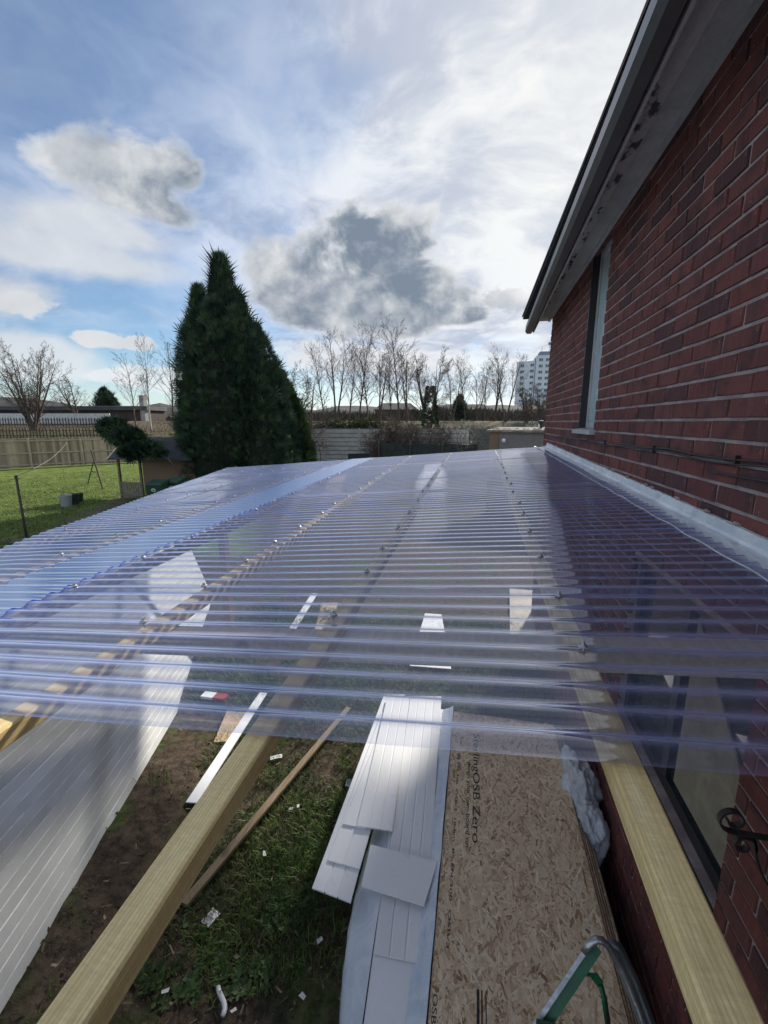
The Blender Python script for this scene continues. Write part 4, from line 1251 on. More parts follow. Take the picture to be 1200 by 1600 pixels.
def bare_tree_mesh(seed, hgt, spread, trunk_r, stems=1, first=.25, up=.5, n1=12, n2=6, n3=4, n4=3, droop=0., twig=.006):
    """trunk and limbs in one part, twigs in the other; base at the origin"""
    rr = random.Random(seed); A, B = MB(), MB()
    def grow(p, d, L, r, lev, tgt):
        segs = 4 if lev < 2 else 2; pts = [p.copy()]; rs = [r]
        for i in range(segs):
            d = (d + Vector((rr.gauss(0, 1), rr.gauss(0, 1), rr.gauss(0, .6))) * (.06 if lev == 0 else .13) + Vector((0, 0, (.10 if lev < 3 else .04) * up - droop * (lev >= 2)))).normalized()
            p = p + d * L / segs; pts.append(p.copy()); rs.append(r * (1 - (.78 if lev else .90) * (i + 1) / segs))
        tgt.tube(pts, rs, 6 if lev == 0 else (4 if lev == 1 else 3), cap=False)
        return pts, rs
    def kids(pts, rs, n, lo, lev, L):
        for i in range(n):
            s = lerp(lo, .98, (i + rr.random() * .8) / n) * (len(pts) - 1); j = min(int(s), len(pts) - 2); f = s - j
            q = pts[j].lerp(pts[j + 1], f); d0 = (pts[j + 1] - pts[j]).normalized(); r = lerp(rs[j], rs[j + 1], f)
            a = rr.uniform(0, 6.28); o = d0.orthogonal().normalized(); o = Matrix.Rotation(a, 3, d0) @ o
            d = (d0 * rr.uniform(.55, 1.0) + o * spread * rr.uniform(.7, 1.15)).normalized()
            yield q, d, L * rr.uniform(.6, 1.1) * (1.08 - .55 * s / (len(pts) - 1)), max(r * .42, twig)
    for s in range(stems):
        a = rr.uniform(0, 6.28); d = Vector((math.cos(a) * .3, math.sin(a) * .3, 1)).normalized() if stems > 1 else Vector((rr.gauss(0, .03), rr.gauss(0, .03), 1))
        t = grow(Vector((math.cos(a) * .1, math.sin(a) * .1, -.1)) if stems > 1 else Vector((0, 0, -.1)), d, hgt * (.92 if stems > 1 else 1.), trunk_r, 0, A)
        for k1 in kids(*t, n1, first, 1, hgt * .45):
            b1 = grow(*k1[:2], k1[2], k1[3], 1, A)
            for k2 in kids(*b1, n2, .2, 2, k1[2] * .5):
                b2 = grow(*k2[:2], k2[2], k2[3], 2, B)
                for k3 in kids(*b2, n3, .15, 3, k2[2] * .6):
                    b3 = grow(*k3[:2], k3[2], max(twig, k3[3]), 3, B)
                    for k4 in kids(*b3, n4, .2, 4, k3[2] * .55): grow(*k4[:2], k4[2], twig, 4, B)
    return A, B


M_BARK = material('bark', (.13, .10, .078), .9, (.08, .062, .05), 6., .4, 40.)
M_TWIG = material('twigs', (.17, .135, .105), .9, (.12, .095, .075), 3., 0, 40., isl=.3)
M_TWIGR = material('reddish_twigs', (.155, .115, .09), .9, (.10, .08, .062), 3., 0, 40., isl=.3)
M_BIRCH = material('birch_bark', (.50, .47, .42), .8, (.12, .11, .10), 3., .2, 40., stretch=(1, 1, .25), lo=.5, hi=.6)


def make_bare(name, label, group, loc, mA, mB, **kw):
    A, B = bare_tree_mesh(**kw)
    t = thing(name, label, 'tree', loc, group)
    a = link('trunk', A.mesh('trunk', mA, True)); b = link('crown', B.mesh('crown', mB))
    for o in (a, b): o.parent = t
    return t


GB = 'bare trees beyond the fences'
p = gd(50, 46); make_bare('bare_tree', 'broad round-crowned bare tree with many rising stems behind the wooden fence', GB, p, M_BARK, M_TWIG, seed=1, hgt=8.6, spread=.62, trunk_r=.13, stems=8, first=.10, up=.7, n1=12, n2=7, n3=4, n4=2, twig=.013)
p = gd(124, 66); make_bare('bare_tree', 'smaller bare tree just behind the broad round-crowned one', GB, p, M_BARK, M_TWIG, seed=5, hgt=6.6, spread=.85, trunk_r=.16, stems=3, first=.2, up=.5, n1=12, n2=7, n3=4, n4=2, twig=.016)
p = gd(235, 44); make_bare('birch_tree', 'slim birch with a pale leaning trunk just left of the tall conifer', GB, p, M_BIRCH, M_TWIG, seed=9, hgt=8.0, spread=.5, trunk_r=.10, first=.3, up=.5, n1=18, n2=6, n3=4, n4=2, twig=.010)
p = gd(212, 47); make_bare('bare_tree', 'thin leaning bare tree left of the pale birch', GB, p, M_BARK, M_TWIG, seed=12, hgt=7.0, spread=.6, trunk_r=.09, first=.25, up=.4, n1=16, n2=6, n3=4, n4=2, twig=.010)
p = gd(272, 47); make_bare('bare_tree', 'fine bare tree partly hidden by the left edge of the tall conifer', GB, p, M_BARK, M_TWIG, seed=14, hgt=8.6, spread=.55, trunk_r=.11, first=.2, up=.5, n1=18, n2=6, n3=4, n4=2, twig=.010)
# row of slim trees
pa = make_bare('bare_tree', 'forked slim bare tree, first of the row right of the conifers', GB, gd(525, 58), M_BARK, M_TWIG, seed=21, hgt=11.2, spread=.55, trunk_r=.16, stems=2, first=.28, up=.8, n1=14, n2=7, n3=4, n4=2, twig=.013)
pb = make_bare('bare_tree', 'tall straight pointed bare tree in the row, second past the forked one', GB, gd(560, 58), M_BARK, M_TWIG, seed=23, hgt=11.6, spread=.55, trunk_r=.15, first=.2, up=.6, n1=30, n2=6, n3=4, n4=2, twig=.013)
specs = [(pb, 545, 60, .80, 'thin bare sapling between the forked tree and the tall pointed one'), (pb, 576, 60, .82, 'thin bare tree just right of the tall pointed one'),
         (pa, 592, 58, .90, 'straight bare tree midway along the row'), (pb, 624, 57, 1.02, 'tallest bare tree of the row left of the ivy-clad tree'),
         (pa, 637, 60, .85, 'bare tree close behind the tallest one of the row'), (pb, 612, 62, .74, 'short slim bare tree left of the tallest one'),
         (pa, 706, 64, .74, 'low bare tree just right of the ivy-clad tree'), (pb, 727, 64, .74, 'slim bare tree midway between ivy-clad tree and tower block'),
         (pa, 745, 66, .72, 'second slim bare tree between ivy-clad tree and tower block'), (pa, 772, 62, .80, 'bushy bare tree left of the tower block'),
         (pa, 790, 60, .84, 'bushy bare tree touching the left edge of the tower block'), (pb, 757, 70, .72, 'faint thin tree before the tower block group'),
         (pb, 508, 62, .85, 'bare tree at the left end of the row beside the reddish one')]
for i, (src, px, dp, sc_, lab) in enumerate(specs):
    copy_tree(src, gd(px, dp), R.uniform(0, 6), sc_, lab)
p = gd(672, 50); t = make_bare('ivy_tree', 'wide dark bare tree with an ivy-covered trunk in the middle of the row', GB, p, M_BARK, M_TWIG, seed=33, hgt=8.0, spread=.62, trunk_r=.13, stems=5, first=.2, up=.6, n1=11, n2=7, n3=4, n4=3, twig=.014)
t2 = make_bare('bare_tree', 'brown twiggy tree in front of the foot of the tower block', GB, gd(822, 58), M_BARK, M_TWIGR, seed=36, hgt=4.7, spread=.8, trunk_r=.11, stems=5, first=.12, up=.45, n1=10, n2=7, n3=4, n4=3, twig=.017)
copy_tree(t2, gd(848, 52), 2., .95, 'pale twiggy tree between the tower block and the house corner')
make_bare('plum_tree', 'reddish bare tree with dense twigs right behind the conifers', GB, gd(470, 29), M_BARK, M_TWIGR, seed=41, hgt=6.4, spread=.8, trunk_r=.11, stems=4, first=.15, up=.4, n1=12, n2=7, n3=5, n4=3, twig=.009)
make_bare('bare_tree', 'small dark garden tree standing before the pale concrete fence', GB, gd(500, 24), M_BARK, M_TWIGR, seed=44, hgt=2.5, spread=.75, trunk_r=.05, first=.45, up=.3, n1=11, n2=6, n3=4, n4=3, twig=.006)


def leafy(seed, cloud, n, size, mt, name, up=.4, narrow=.35, nl=5, fan=1.5):
    """many small leaf fans; cloud(rr) gives a point and an outward direction"""
    rr = random.Random(seed); b = MB()
    for _ in range(n):
        p, d = cloud(rr); p = Vector(p); d = (Vector(d) + Vector((rr.gauss(0, .35), rr.gauss(0, .35), up + rr.gauss(0, .3)))).normalized()
        s = size * rr.uniform(.55, 1.35) * (1.7 if rr.random() < .08 else 1.); o = d.orthogonal().normalized(); o = Matrix.Rotation(rr.uniform(0, 6.28), 3, d) @ o
        base = len(b.v); b.v.append(tuple(p - d * s * .15))
        for k in range(nl):
            a = (k / (nl - 1) - .5) * fan; dd = (d * math.cos(a) + o * math.sin(a)); L = s * (1 - .28 * abs(a)) * rr.uniform(.8, 1.15); sd = dd.cross(d.cross(o)).normalized() * s * narrow * .22
            q = p + dd * L * .5; e = p + dd * L + Vector((0, 0, -.08 * s)); j = len(b.v)
            b.v += [tuple(q + sd), tuple(e), tuple(q - sd)]; b.f.append((base, j, j + 1, j + 2)); b.mi.append(0)
    return b


M_CON = material('conifer_frond', (.080, .130, .062), .55, (.024, .054, .036), 1.6, 0, 50., isl=.6, spec=.3)
M_CON2 = material('lighter_conifer_frond', (.050, .092, .030), .55, (.032, .062, .025), 1.2, 0, 50., isl=.5, spec=.3, trans=.12)
M_CORE = material('crown_shade', (.014, .020, .012), .9)  # solid core added inside crowns to block light; inner shade painted dark


def conifer(name, label, base, cols, n, size, mt, seed, group=None):
    """cols: columns of foliage (dx, dy, height, radius, shape)"""
    t = thing(name, label, 'tree', base, group); base = Vector(base)
    tot = sum(c[2] * c[3] for c in cols)
    def rad(c, h): q = min(1., h / c[2]); return c[3] * (1 - q ** c[4]) ** .85 * (.93 + .07 * min(1, h / .8))
    def cloud(rr):
        x = rr.random() * tot
        for c in cols:
            x -= c[2] * c[3]
            if x <= 0: break
        h = c[2] * (1 - (rr.random()) ** 1.15 * .985) if rr.random() < .5 else c[2] * rr.random()
        a = rr.uniform(0, 6.283); bumpy = 1 + .22 * noise.noise(Vector((math.cos(a) * 2.2 + c[0] * 3, math.sin(a) * 2.2, h * .9))) + .10 * noise.noise(Vector((math.cos(a) * 6, math.sin(a) * 6, h * 2.4)))
        r = rad(c, h) * bumpy * (1 - .16 * rr.random() ** 2) + .04
        return base + Vector((c[0] + r * math.cos(a), c[1] + r * math.sin(a), h)), Vector((math.cos(a), math.sin(a), .35 + 1.6 * (h / c[2]) ** 3))
    cr = leafy(seed, cloud, n, size, mt, 'crown', narrow=.17, nl=6, fan=1.7)
    def tips(rr):
        c = cols[rr.choice([0, 0, 1 % len(cols), rr.randrange(len(cols))])]; h = c[2] * (.97 - .40 * rr.random()); a = rr.uniform(0, 6.283)
        r = rad(c, h) * .8 * rr.random() ** .4; return base + Vector((c[0] + r * math.cos(a), c[1] + r * math.sin(a), h + .12)), Vector((math.cos(a) * .7, math.sin(a) * .7, 1.1))
    tp = leafy(seed + 1, tips, n // 45, size * 1.9, mt, 'tips', narrow=.12, nl=4, fan=.75); o_ = len(cr.v)
    cr.v += tp.v; cr.f += [tuple(i + o_ for i in f) for f in tp.f]; cr.mi += tp.mi; cr.build('crown', mt, t)
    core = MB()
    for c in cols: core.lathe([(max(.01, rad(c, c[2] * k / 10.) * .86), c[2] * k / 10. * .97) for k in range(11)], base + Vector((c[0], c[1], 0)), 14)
    core.build('dark_core', M_CORE, t, smooth=True)
    tr = MB(); tr.tube([base + Vector((0, 0, -.2)), base + Vector((0, 0, cols[0][2] * .85))], [.22, .05], 8); tr.build('trunk', M_BARK, t)
    return t


cb = gd(366, 17.0)
rx = Vector((CY, SY, 0))
def off(u, f=0.): return u * CY - f * SY, u * SY + f * CY
conifer('conifer', 'tall dark conifer with two pointed tops rising behind the plastic roof', cb,
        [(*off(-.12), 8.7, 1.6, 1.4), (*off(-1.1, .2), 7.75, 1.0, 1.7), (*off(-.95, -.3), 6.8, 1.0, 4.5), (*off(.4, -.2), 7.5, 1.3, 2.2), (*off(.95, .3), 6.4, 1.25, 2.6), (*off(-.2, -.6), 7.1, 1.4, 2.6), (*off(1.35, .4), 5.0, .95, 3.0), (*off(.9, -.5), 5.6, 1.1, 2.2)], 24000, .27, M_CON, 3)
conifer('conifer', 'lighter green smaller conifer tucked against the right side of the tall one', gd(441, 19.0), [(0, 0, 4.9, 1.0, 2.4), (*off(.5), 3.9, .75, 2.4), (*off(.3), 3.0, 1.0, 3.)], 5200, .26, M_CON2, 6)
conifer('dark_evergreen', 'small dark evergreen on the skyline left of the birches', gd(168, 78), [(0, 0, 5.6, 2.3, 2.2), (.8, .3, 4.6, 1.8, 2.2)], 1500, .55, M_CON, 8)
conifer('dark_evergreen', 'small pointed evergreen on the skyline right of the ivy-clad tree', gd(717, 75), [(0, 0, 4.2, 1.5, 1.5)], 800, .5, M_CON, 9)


def blob_shrub(name, label, base, blobs, n, size, mt, seed, stems=(), cat='shrub', group=None, core=True, smat=None):
    t = thing(name, label, cat, base, group); base = Vector(base); tot = sum(r[0] * r[2] for _, r in blobs)
    def cloud(rr):
        x = rr.random() * tot
        for c, r in blobs:
            x -= r[0] * r[2]
            if x <= 0: break
        d = Vector((rr.gauss(0, 1), rr.gauss(0, 1), rr.gauss(0, 1))).normalized(); k = 1 + .3 * noise.noise(d * 2.2 + Vector(c)) - .3 * rr.random() ** 2
        return base + Vector(c) + Vector((d.x * r[0], d.y * r[1], d.z * r[2])) * k, d
    leafy(seed, cloud, n, size, mt, 'foliage').build('foliage', mt, t)
    b = MB()
    for s in stems: b.tube([base + Vector(q) for q in s], [lerp(.05, .018, i / (len(s) - 1)) for i in range(len(s))], 6)
    if stems: b.build('stem', smat or M_BARK, t, smooth=True)
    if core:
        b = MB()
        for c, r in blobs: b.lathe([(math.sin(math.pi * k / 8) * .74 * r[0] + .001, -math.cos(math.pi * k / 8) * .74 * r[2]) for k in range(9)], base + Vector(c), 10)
        b.build('dark_core', M_CORE, t, smooth=True)
    return t


b0 = gd(285, 15.2)
q = lambda px, py: at(px, py, depth=15.0) - Vector(b0)
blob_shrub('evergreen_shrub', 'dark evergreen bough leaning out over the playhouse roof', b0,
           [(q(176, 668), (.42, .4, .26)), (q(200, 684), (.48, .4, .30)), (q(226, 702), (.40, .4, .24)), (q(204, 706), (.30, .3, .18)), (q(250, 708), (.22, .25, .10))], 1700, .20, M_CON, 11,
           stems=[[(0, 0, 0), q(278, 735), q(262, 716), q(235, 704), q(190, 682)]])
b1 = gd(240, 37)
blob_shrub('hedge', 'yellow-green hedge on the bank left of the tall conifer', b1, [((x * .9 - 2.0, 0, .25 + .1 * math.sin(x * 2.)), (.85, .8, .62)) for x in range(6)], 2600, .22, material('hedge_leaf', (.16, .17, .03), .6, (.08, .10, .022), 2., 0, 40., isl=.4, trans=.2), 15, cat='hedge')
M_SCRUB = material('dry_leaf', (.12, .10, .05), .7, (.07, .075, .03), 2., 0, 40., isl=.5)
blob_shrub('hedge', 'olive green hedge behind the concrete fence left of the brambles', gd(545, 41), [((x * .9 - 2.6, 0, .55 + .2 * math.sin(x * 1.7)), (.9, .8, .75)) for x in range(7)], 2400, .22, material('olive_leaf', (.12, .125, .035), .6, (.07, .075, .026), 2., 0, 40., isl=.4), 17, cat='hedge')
# tangle of bare shrubs in front of the concrete fence
GS = 'bare shrubs before the concrete fence'
sh = make_bare('bare_shrub', 'tangled brown shrub standing behind the left end of the dark netting', GS, gd(605, 27.5), M_BARK, M_TWIGR, seed=51, hgt=3.0, spread=.85, trunk_r=.03, stems=9, first=.12, up=.3, n1=9, n2=6, n3=5, n4=2, twig=.009)
sh['category'] = 'shrub'
for px, dp, s, lab in ((632, 28.2, 1.15, 'largest tangled brown shrub behind the middle of the netting'), (662, 27.6, 1.0, 'tangled brown shrub just left of the budding one'), (582, 28.5, .85, 'low brown shrub left of the netting'),
                       (690, 28.4, .95, 'thin brown shrub behind the right part of the netting')):
    copy_tree(sh, gd(px, dp), R.uniform(0, 6), s, lab)
bud = make_bare('budding_shrub', 'pale shrub in first bud by the right end of the dark netting', GS, gd(730, 24.5), M_BARK, material('pale_twigs', (.26, .24, .18), .85, (.17, .15, .11), 4., 0, 30., isl=.3), seed=55, hgt=2.9, spread=.55, trunk_r=.03, stems=5, first=.15, up=.55, n1=8, n2=5, n3=3, n4=2, twig=.007)
bud['category'] = 'shrub'
rb = random.Random(4); bb = MB(); bp = gd(730, 24.5)
for i in range(420):
    h = rb.uniform(.6, 2.95); a = rb.uniform(0, 6.28); r = rb.random() ** .6 * (.25 + .28 * h); c = Vector((r * math.cos(a), r * math.sin(a), h)); s = rb.uniform(.018, .04)
    bb.face([c + Vector((-s, 0, 0)), c + Vector((0, -s * .5, s * .4)), c + Vector((s, 0, 0)), c + Vector((0, s * .4, s))])
o = link('buds', bb.mesh('buds', material('buds', (.42, .42, .28), .6, (.30, .32, .18), 5.))); o.parent = bud
# ivy on the ivy tree
rb = random.Random(8)
def ivy(rr):
    h = rr.random() ** .8 * 4.6; a = rr.uniform(0, 6.28); r = .25 + .55 * (1 - h / 5) + .12 * rr.random(); return (r * math.cos(a), r * math.sin(a), h), (math.cos(a), math.sin(a), 0)
o = link('ivy', leafy(8, ivy, 1100, .3, M_CON, 'ivy').mesh('ivy', M_CON)); o.parent = t


def build_undergrowth():
    b = MB(); rr = random.Random(77)
    def tw(p, L, w):
        a = rr.uniform(0, 6.28); u = Vector((math.cos(a) * rr.uniform(.1, .9), math.sin(a) * rr.uniform(.1, .9), rr.uniform(.3, 1))).normalized() * L; s = Vector((-math.sin(a), math.cos(a), 0)) * w
        b.face([p - s, p + s, p + u])
    for i in range(17000):
        f = rr.uniform(35.5, 62) ; u = rr.uniform(-.98, .50) * f; x, y = off(u, f); z = ground_z(x, y)
        dens = .5 + .9 * fbm(x, y, .22, 2.)
        if rr.random() > dens: continue
        tw(Vector((x, y, z)), rr.uniform(.25, 1.0) * (1.3 if fbm(x, y, .15, 6.) > .1 else .6), rr.uniform(.01, .03))
    b.build('undergrowth', material('dry_scrub', (.16, .125, .085), .9, (.09, .075, .05), 1., 0, 30., isl=.6), kind='stuff')
    b = MB()
    for i in range(15000):                                                  # far wood as one mass on the skyline
        f = rr.uniform(78, 150); u = rr.uniform(-.95, .5) * f; x, y = off(u, f); z = ground_z(x, y)
        hgt = (1.3 + 2.4 * max(0, .4 + fbm(u * .03, f * .02, 1., 3.))) * (1.0 if u > -.3 * f else .6)
        a = rr.uniform(0, 6.28); s = Vector((CY, SY, 0)) * rr.uniform(.05, .22); p = Vector((x, y, z + rr.uniform(-.2, hgt * .6))); uu = Vector((rr.gauss(0, .5), rr.gauss(0, .3), rr.uniform(.6, 1.5))) * hgt * .4
        b.face([p - s, p + s, p + uu])
    b.build('distant_woodland', material('far_twigs', (.10, .082, .066), .95, (.06, .058, .04), .4, 0, 10., isl=.4), kind='stuff')


build_undergrowth()

# ---------------------------------------------------------------- garden fences and walls
M_FENCE = wood('weathered_fence', (.50, .385, .27), (.36, .27, .19), rough=.85, orand=.45)
M_FRAIL = material('fence_rail', (.56, .46, .34), .85, (.45, .36, .27), 3., .1, 30.)
M_FENCE2 = wood('dark_fence', (.13, .105, .08), (.08, .065, .05), rough=.85)


def build_wood_fence():
    A, B = gat(-70, 738), gat(300, 716)
    A = Vector((A.x, A.y, 0)); B = Vector((B.x, B.y, 0)); d = (B - A); L = d.length; d.normalize(); nrm = Vector((d.y, -d.x, 0))
    if nrm.y > 0: nrm = -nrm
    t = thing('wooden_fence', 'long brown close-boarded garden fence at the end of the lawn', 'fence', A)
    n = min(255, int(L / .118)); w = L / n
    me = []
    for k in range(5):
        b = MB(); hh = 1.78 + R.uniform(-.006, .006); b.hexa([(-w / 2 - .006, -.004, 0), (w / 2 + .006, -.012, 0), (w / 2 + .006, -.002, 0), (-w / 2 - .006, .006, 0)],
                                        [(-w / 2 - .006, -.004, hh), (w / 2 + .006, -.012, hh), (w / 2 + .006, -.002, hh), (-w / 2 - .006, .006, hh)])
        for i in range(len(b.v)): b.v[i] = (b.v[i][0], b.v[i][1], b.v[i][2])
        me.append(b.mesh('slat', M_FENCE))
    ang = math.atan2(d.y, d.x)
    for i in range(n):
        p = A + d * (i + .5) * w; o = link('slat', me[i % 5], t, (p.x, p.y, ground_z(p.x, p.y) + .05)); o.rotation_euler = (0, R.uniform(-.004, .004), ang)
    for hz in (.22, .95, 1.72):
        b = MB(); b.bar(A + nrm * .04 + Vector((0, 0, hz)), B + nrm * .04 + Vector((0, 0, hz)), .04, .085); b.build('rail', M_FRAIL, t)
    x = .8
    while x < L:
        p = A + d * x + nrm * .07; b = MB(); b.box((p.x, p.y, .92), (.1, .1, 1.86), Matrix.Rotation(ang, 3, 'Z')); b.build('post', M_FRAIL, t); x += 2.75
    b = MB(); b.bar(A + Vector((0, 0, 1.855)), B + Vector((0, 0, 1.855)), .06, .025); b.build('capping', M_FRAIL, t)
    return A, B


build_wood_fence()


def palings(label, px0, px1, dep, hgt, gap, mt, w=.07):
    A, B = gd(px0, dep), gd(px1, dep); t = thing('paling_fence', label, 'fence', A, 'paling fences along the bank'); L = (B - A).length; n = int(L / gap); d = (B - A).normalized()
    b = MB(); b.hexa([(-w / 2, -.01, 0), (w / 2, -.01, 0), (w / 2, .01, 0), (-w / 2, .01, 0)], [(-w / 2, -.01, hgt * .93), (w / 2, -.01, hgt * .93), (w / 2, .01, hgt * .93), (-w / 2, .01, hgt * .93)])
    b.hexa([(-w / 2, -.01, hgt * .93), (w / 2, -.01, hgt * .93), (w / 2, .01, hgt * .93), (-w / 2, .01, hgt * .93)], [(-.005, -.01, hgt), (.005, -.01, hgt), (.005, .01, hgt), (-.005, .01, hgt)])
    me = b.mesh('paling', mt)
    for i in range(n):
        p = A.lerp(B, i / n); o = link('paling', me, t, (p.x, p.y, ground_z(p.x, p.y))); o.rotation_euler = (R.uniform(-.04, .04), R.uniform(-.05, .05), math.atan2(d.y, d.x))
    for h in (.3, .75):
        b = MB(); b.bar(A + Vector((0, 0, hgt * h)), B + Vector((0, 0, hgt * h)), .05, .06); b.build('rail', mt, t)


palings('dark low paling fence showing just above the wooden garden fence', -40, 165, 39.5, .95, .30, M_FENCE2, .12)
palings('paling fence in front of the white strip below the long low building', -40, 175, 52, 1.1, .34, M_FENCE2, .13)


def build_concrete_fence():
    M_CON_ = material('pale_concrete', (.50, .48, .44), .9, (.38, .37, .34), 2.5, .3, 20.)
    A, B = gd(400, 31.0), gd(770, 29.0)
    t = thing('concrete_fence', 'pale concrete panel fence with posts at the end of the gardens', 'fence', A)
    d = (B - A).normalized(); L = (B - A).length; n = int(L / 2.45); ang = math.atan2(d.y, d.x)
    pm = MB(); pm.box((0, 0, 0), (2.36, .05, .262)); pme = pm.mesh('panel', M_CON_)
    po = MB(); po.box((0, 0, 1.2), (.12, .13, 2.5)); pome = po.mesh('post', M_CON_)
    b = MB(); b.bar(A + Vector((0, .08, 1.25)), B + Vector((0, .08, 1.25)), .03, 2.4); b.build('core', material('joint_shadow', (.16, .155, .145), .9), t)  # backing added behind the panel gaps; joint shadow put into its dark colour
    for i in range(n + 1):
        p = A + d * i * 2.48; p.z = 0; o = link('post', pome, t, p); o.rotation_euler = (0, 0, ang)
        if i < n:
            for k in range(8):
                q = A + d * (i + .5) * 2.48; o = link('panel', pme, t, (q.x, q.y, .17 + k * .298 + R.uniform(-.004, .004))); o.rotation_euler = (R.uniform(-.02, .02), 0, ang)


build_concrete_fence()


def slab(name, label, cat, A, B, z0, z1, th, mt, group=None):
    b = MB(); d = (B - A).normalized(); n = Vector((-d.y, d.x, 0)) * th
    b.hexa([A + Vector((0, 0, z0)), B + Vector((0, 0, z0)), B + n + Vector((0, 0, z0)), A + n + Vector((0, 0, z0))], [A + Vector((0, 0, z1)), B + Vector((0, 0, z1)), B + n + Vector((0, 0, z1)), A + n + Vector((0, 0, z1))])
    return tag(b.build(name, mt), label, cat, group)


def build_netting():
    A, B = gd(592, 25.5), gd(748, 24.0); t = thing('netting_fence', 'dark green netting screen stretched between posts in front of the shrubs', 'fence', A)
    d = B - A; b = MB(); N = 40
    for i in range(N):
        a, c = A + d * (i / N), A + d * ((i + 1) / N); sg = lambda u: 1.66 - .06 * math.sin(math.pi * u * 4) ** 2 + .03 * noise.noise(Vector((u * 20, 0, 0)))
        th = Vector((0, .012, 0)); wv = lambda u: Vector((0, .04 * noise.noise(Vector((u * 14, 3, 0))), 0))
        a, c = a + wv(i / N), c + wv((i + 1) / N)
        b.hexa([a, c, c + th, a + th], [a + Vector((0, 0, sg(i / N))), c + Vector((0, 0, sg((i + 1) / N))), c + th + Vector((0, 0, sg((i + 1) / N))), a + th + Vector((0, 0, sg(i / N)))])
    b.build('net', material('dark_netting', (.030, .040, .036), .85, (.05, .06, .05), 3., .4, 60., fine=.3), t)
    for u in (0, .33, .66, 1.):
        p = A + d * u; b = MB(); b.box((p.x, p.y - .05, .9), (.07, .07, 1.85)); b.build('post', M_FENCE2, t)


build_netting()
p = gd(560, 27); slab('dark_crate', 'dark crate standing before the concrete fence beside the netting', 'crate', gd(543, 27), gd(577, 27), 0, .95, .5, material('black_plastic', (.03, .034, .036), .6))
slab('dark_crate', 'low dark box before the concrete fence near the small garden tree', 'crate', gd(504, 26), gd(527, 26), 0, .62, .5, material('black_plastic', (.03, .034, .036), .6))


def build_outbuilding():
    A, B = gd(766, 13.6), gd(905, 12.6); t = thing('outbuilding', 'flat-roofed pebble-dashed outbuilding just past the house corner', 'shed', A)
    d = (B - A).normalized(); n = Vector((-d.y, d.x, 0)); hgt = H - .30
    M_ = material('pebbledash', (.30, .29, .275), .95, (.20, .195, .185), 30., .9, 90., fine=.3)
    b = MB(); v = lambda p, z: Vector((p.x, p.y, z))
    b.hexa([v(A + d * .28, -.1), v(B, -.1), v(B + n * 2.6, -.1), v(A + d * .28 + n * 2.6, -.1)], [v(A + d * .28, hgt), v(B, hgt), v(B + n * 2.6, hgt), v(A + d * .28 + n * 2.6, hgt)]); b.build('wall', M_, t)
    b = MB(); b.hexa([v(A - n * .03, -.1), v(A + d * .279 - n * .03, -.1), v(A + d * .279 + n * .1, -.1), v(A + n * .1, -.1)], [v(A - n * .03, hgt), v(A + d * .279 - n * .03, hgt), v(A + d * .279 + n * .1, hgt), v(A + n * .1, hgt)]); b.build('door_frame', M_PINE_DARK, t)
    b = MB(); e = .1; z0 = hgt + .001
    b.hexa([v(A - d * e - n * e, z0), v(B - n * e, z0), v(B + n * 2.7, z0), v(A - d * e + n * 2.7, z0)], [v(A - d * e - n * e, z0 + .07), v(B - n * e, z0 + .07), v(B + n * 2.7, z0 + .13), v(A - d * e + n * 2.7, z0 + .13)])
    b.build('roof', material('roofing_felt', (.20, .185, .16), .95, (.34, .30, .24), 7., .5, 40., lo=.5, hi=.62), t)
    b = MB()
    for i in range(160):
        p = A + d * R.uniform(0, 2.4) + n * R.uniform(-.08, .9); p.z = z0 + .085 + .02; a = R.uniform(0, 6.28); u = Vector((math.cos(a), math.sin(a), .1)) * R.uniform(.03, .1); w = Vector((-math.sin(a), math.cos(a), .2)) * .02
        b.face([p - u - w, p + u - w, p + u + w, p - u + w])
    b.build('dead_leaves', material('dead_leaf', (.42, .34, .24), .8, (.2, .14, .09), 8., 0, 30., isl=.5), t, kind='stuff')
    q = at(845, 664, depth=13.6); z = z0 + .09
    c = thing('vent_pot', 'small black and white vent on the outbuilding roof', 'vent', (q.x, q.y, z)); b = MB(); b.lathe([(.05, 0), (.045, .08), (.045, .14), (.085, .15), (.085, .26), (.0, .27)], (q.x, q.y, z), 12); b.build('cowl', material('black_vent', (.02, .02, .02), .5), c)
    b = MB(); b.box((q.x - .055, q.y - .03, z + .09), (.05, .05, .18)); b.build('bracket', M_WHITE, c)
    r = at(787, 690, depth=13.3); b = MB(); b.lathe([(.0, .0), (.05, .0), (.055, .1), (.0, .12)], (r.x, r.y, 2.25), 10)
    tag(b.build('roof_cap', M_WHITE, smooth=True), 'small white cap peeping over the far edge of the plastic roof', 'cap')


build_outbuilding()


def build_palisade():
    A, B = gd(784, 47), gd(875, 47); t = thing('palisade_fence', 'grey-green metal palisade fence beyond the outbuilding roof', 'fence', A); d = B - A; m = material('green_steel', (.12, .17, .16), .6, (.09, .13, .12), 4., 0, 30.)
    b = MB(); b.hexa([(-.035, -.01, 0), (.035, -.01, 0), (.035, .01, 0), (-.035, .01, 0)], [(-.02, -.01, 1.9), (.02, -.01, 1.9), (.02, .01, 1.9), (-.02, .01, 1.9)]); me = b.mesh('pale', m); n = 48
    for i in range(n):
        p = A + d * i / n; o = link('pale', me, t, (p.x, p.y, ground_z(p.x, p.y) - .9)); o.rotation_euler = (0, 0, math.atan2(d.y, d.x))
    for h in (.2, .9): b = MB(); b.bar(A + Vector((0, 0, h - .2)), B + Vector((0, 0, h - .2)), .05, .06); b.build('rail', m, t)
    for i in range(4): p = A + d * (i + .1) / 4; b = MB(); b.box((p.x, p.y, ground_z(p.x, p.y) + .1), (.1, .1, 2.1)); b.build('post', m, t)


build_palisade()


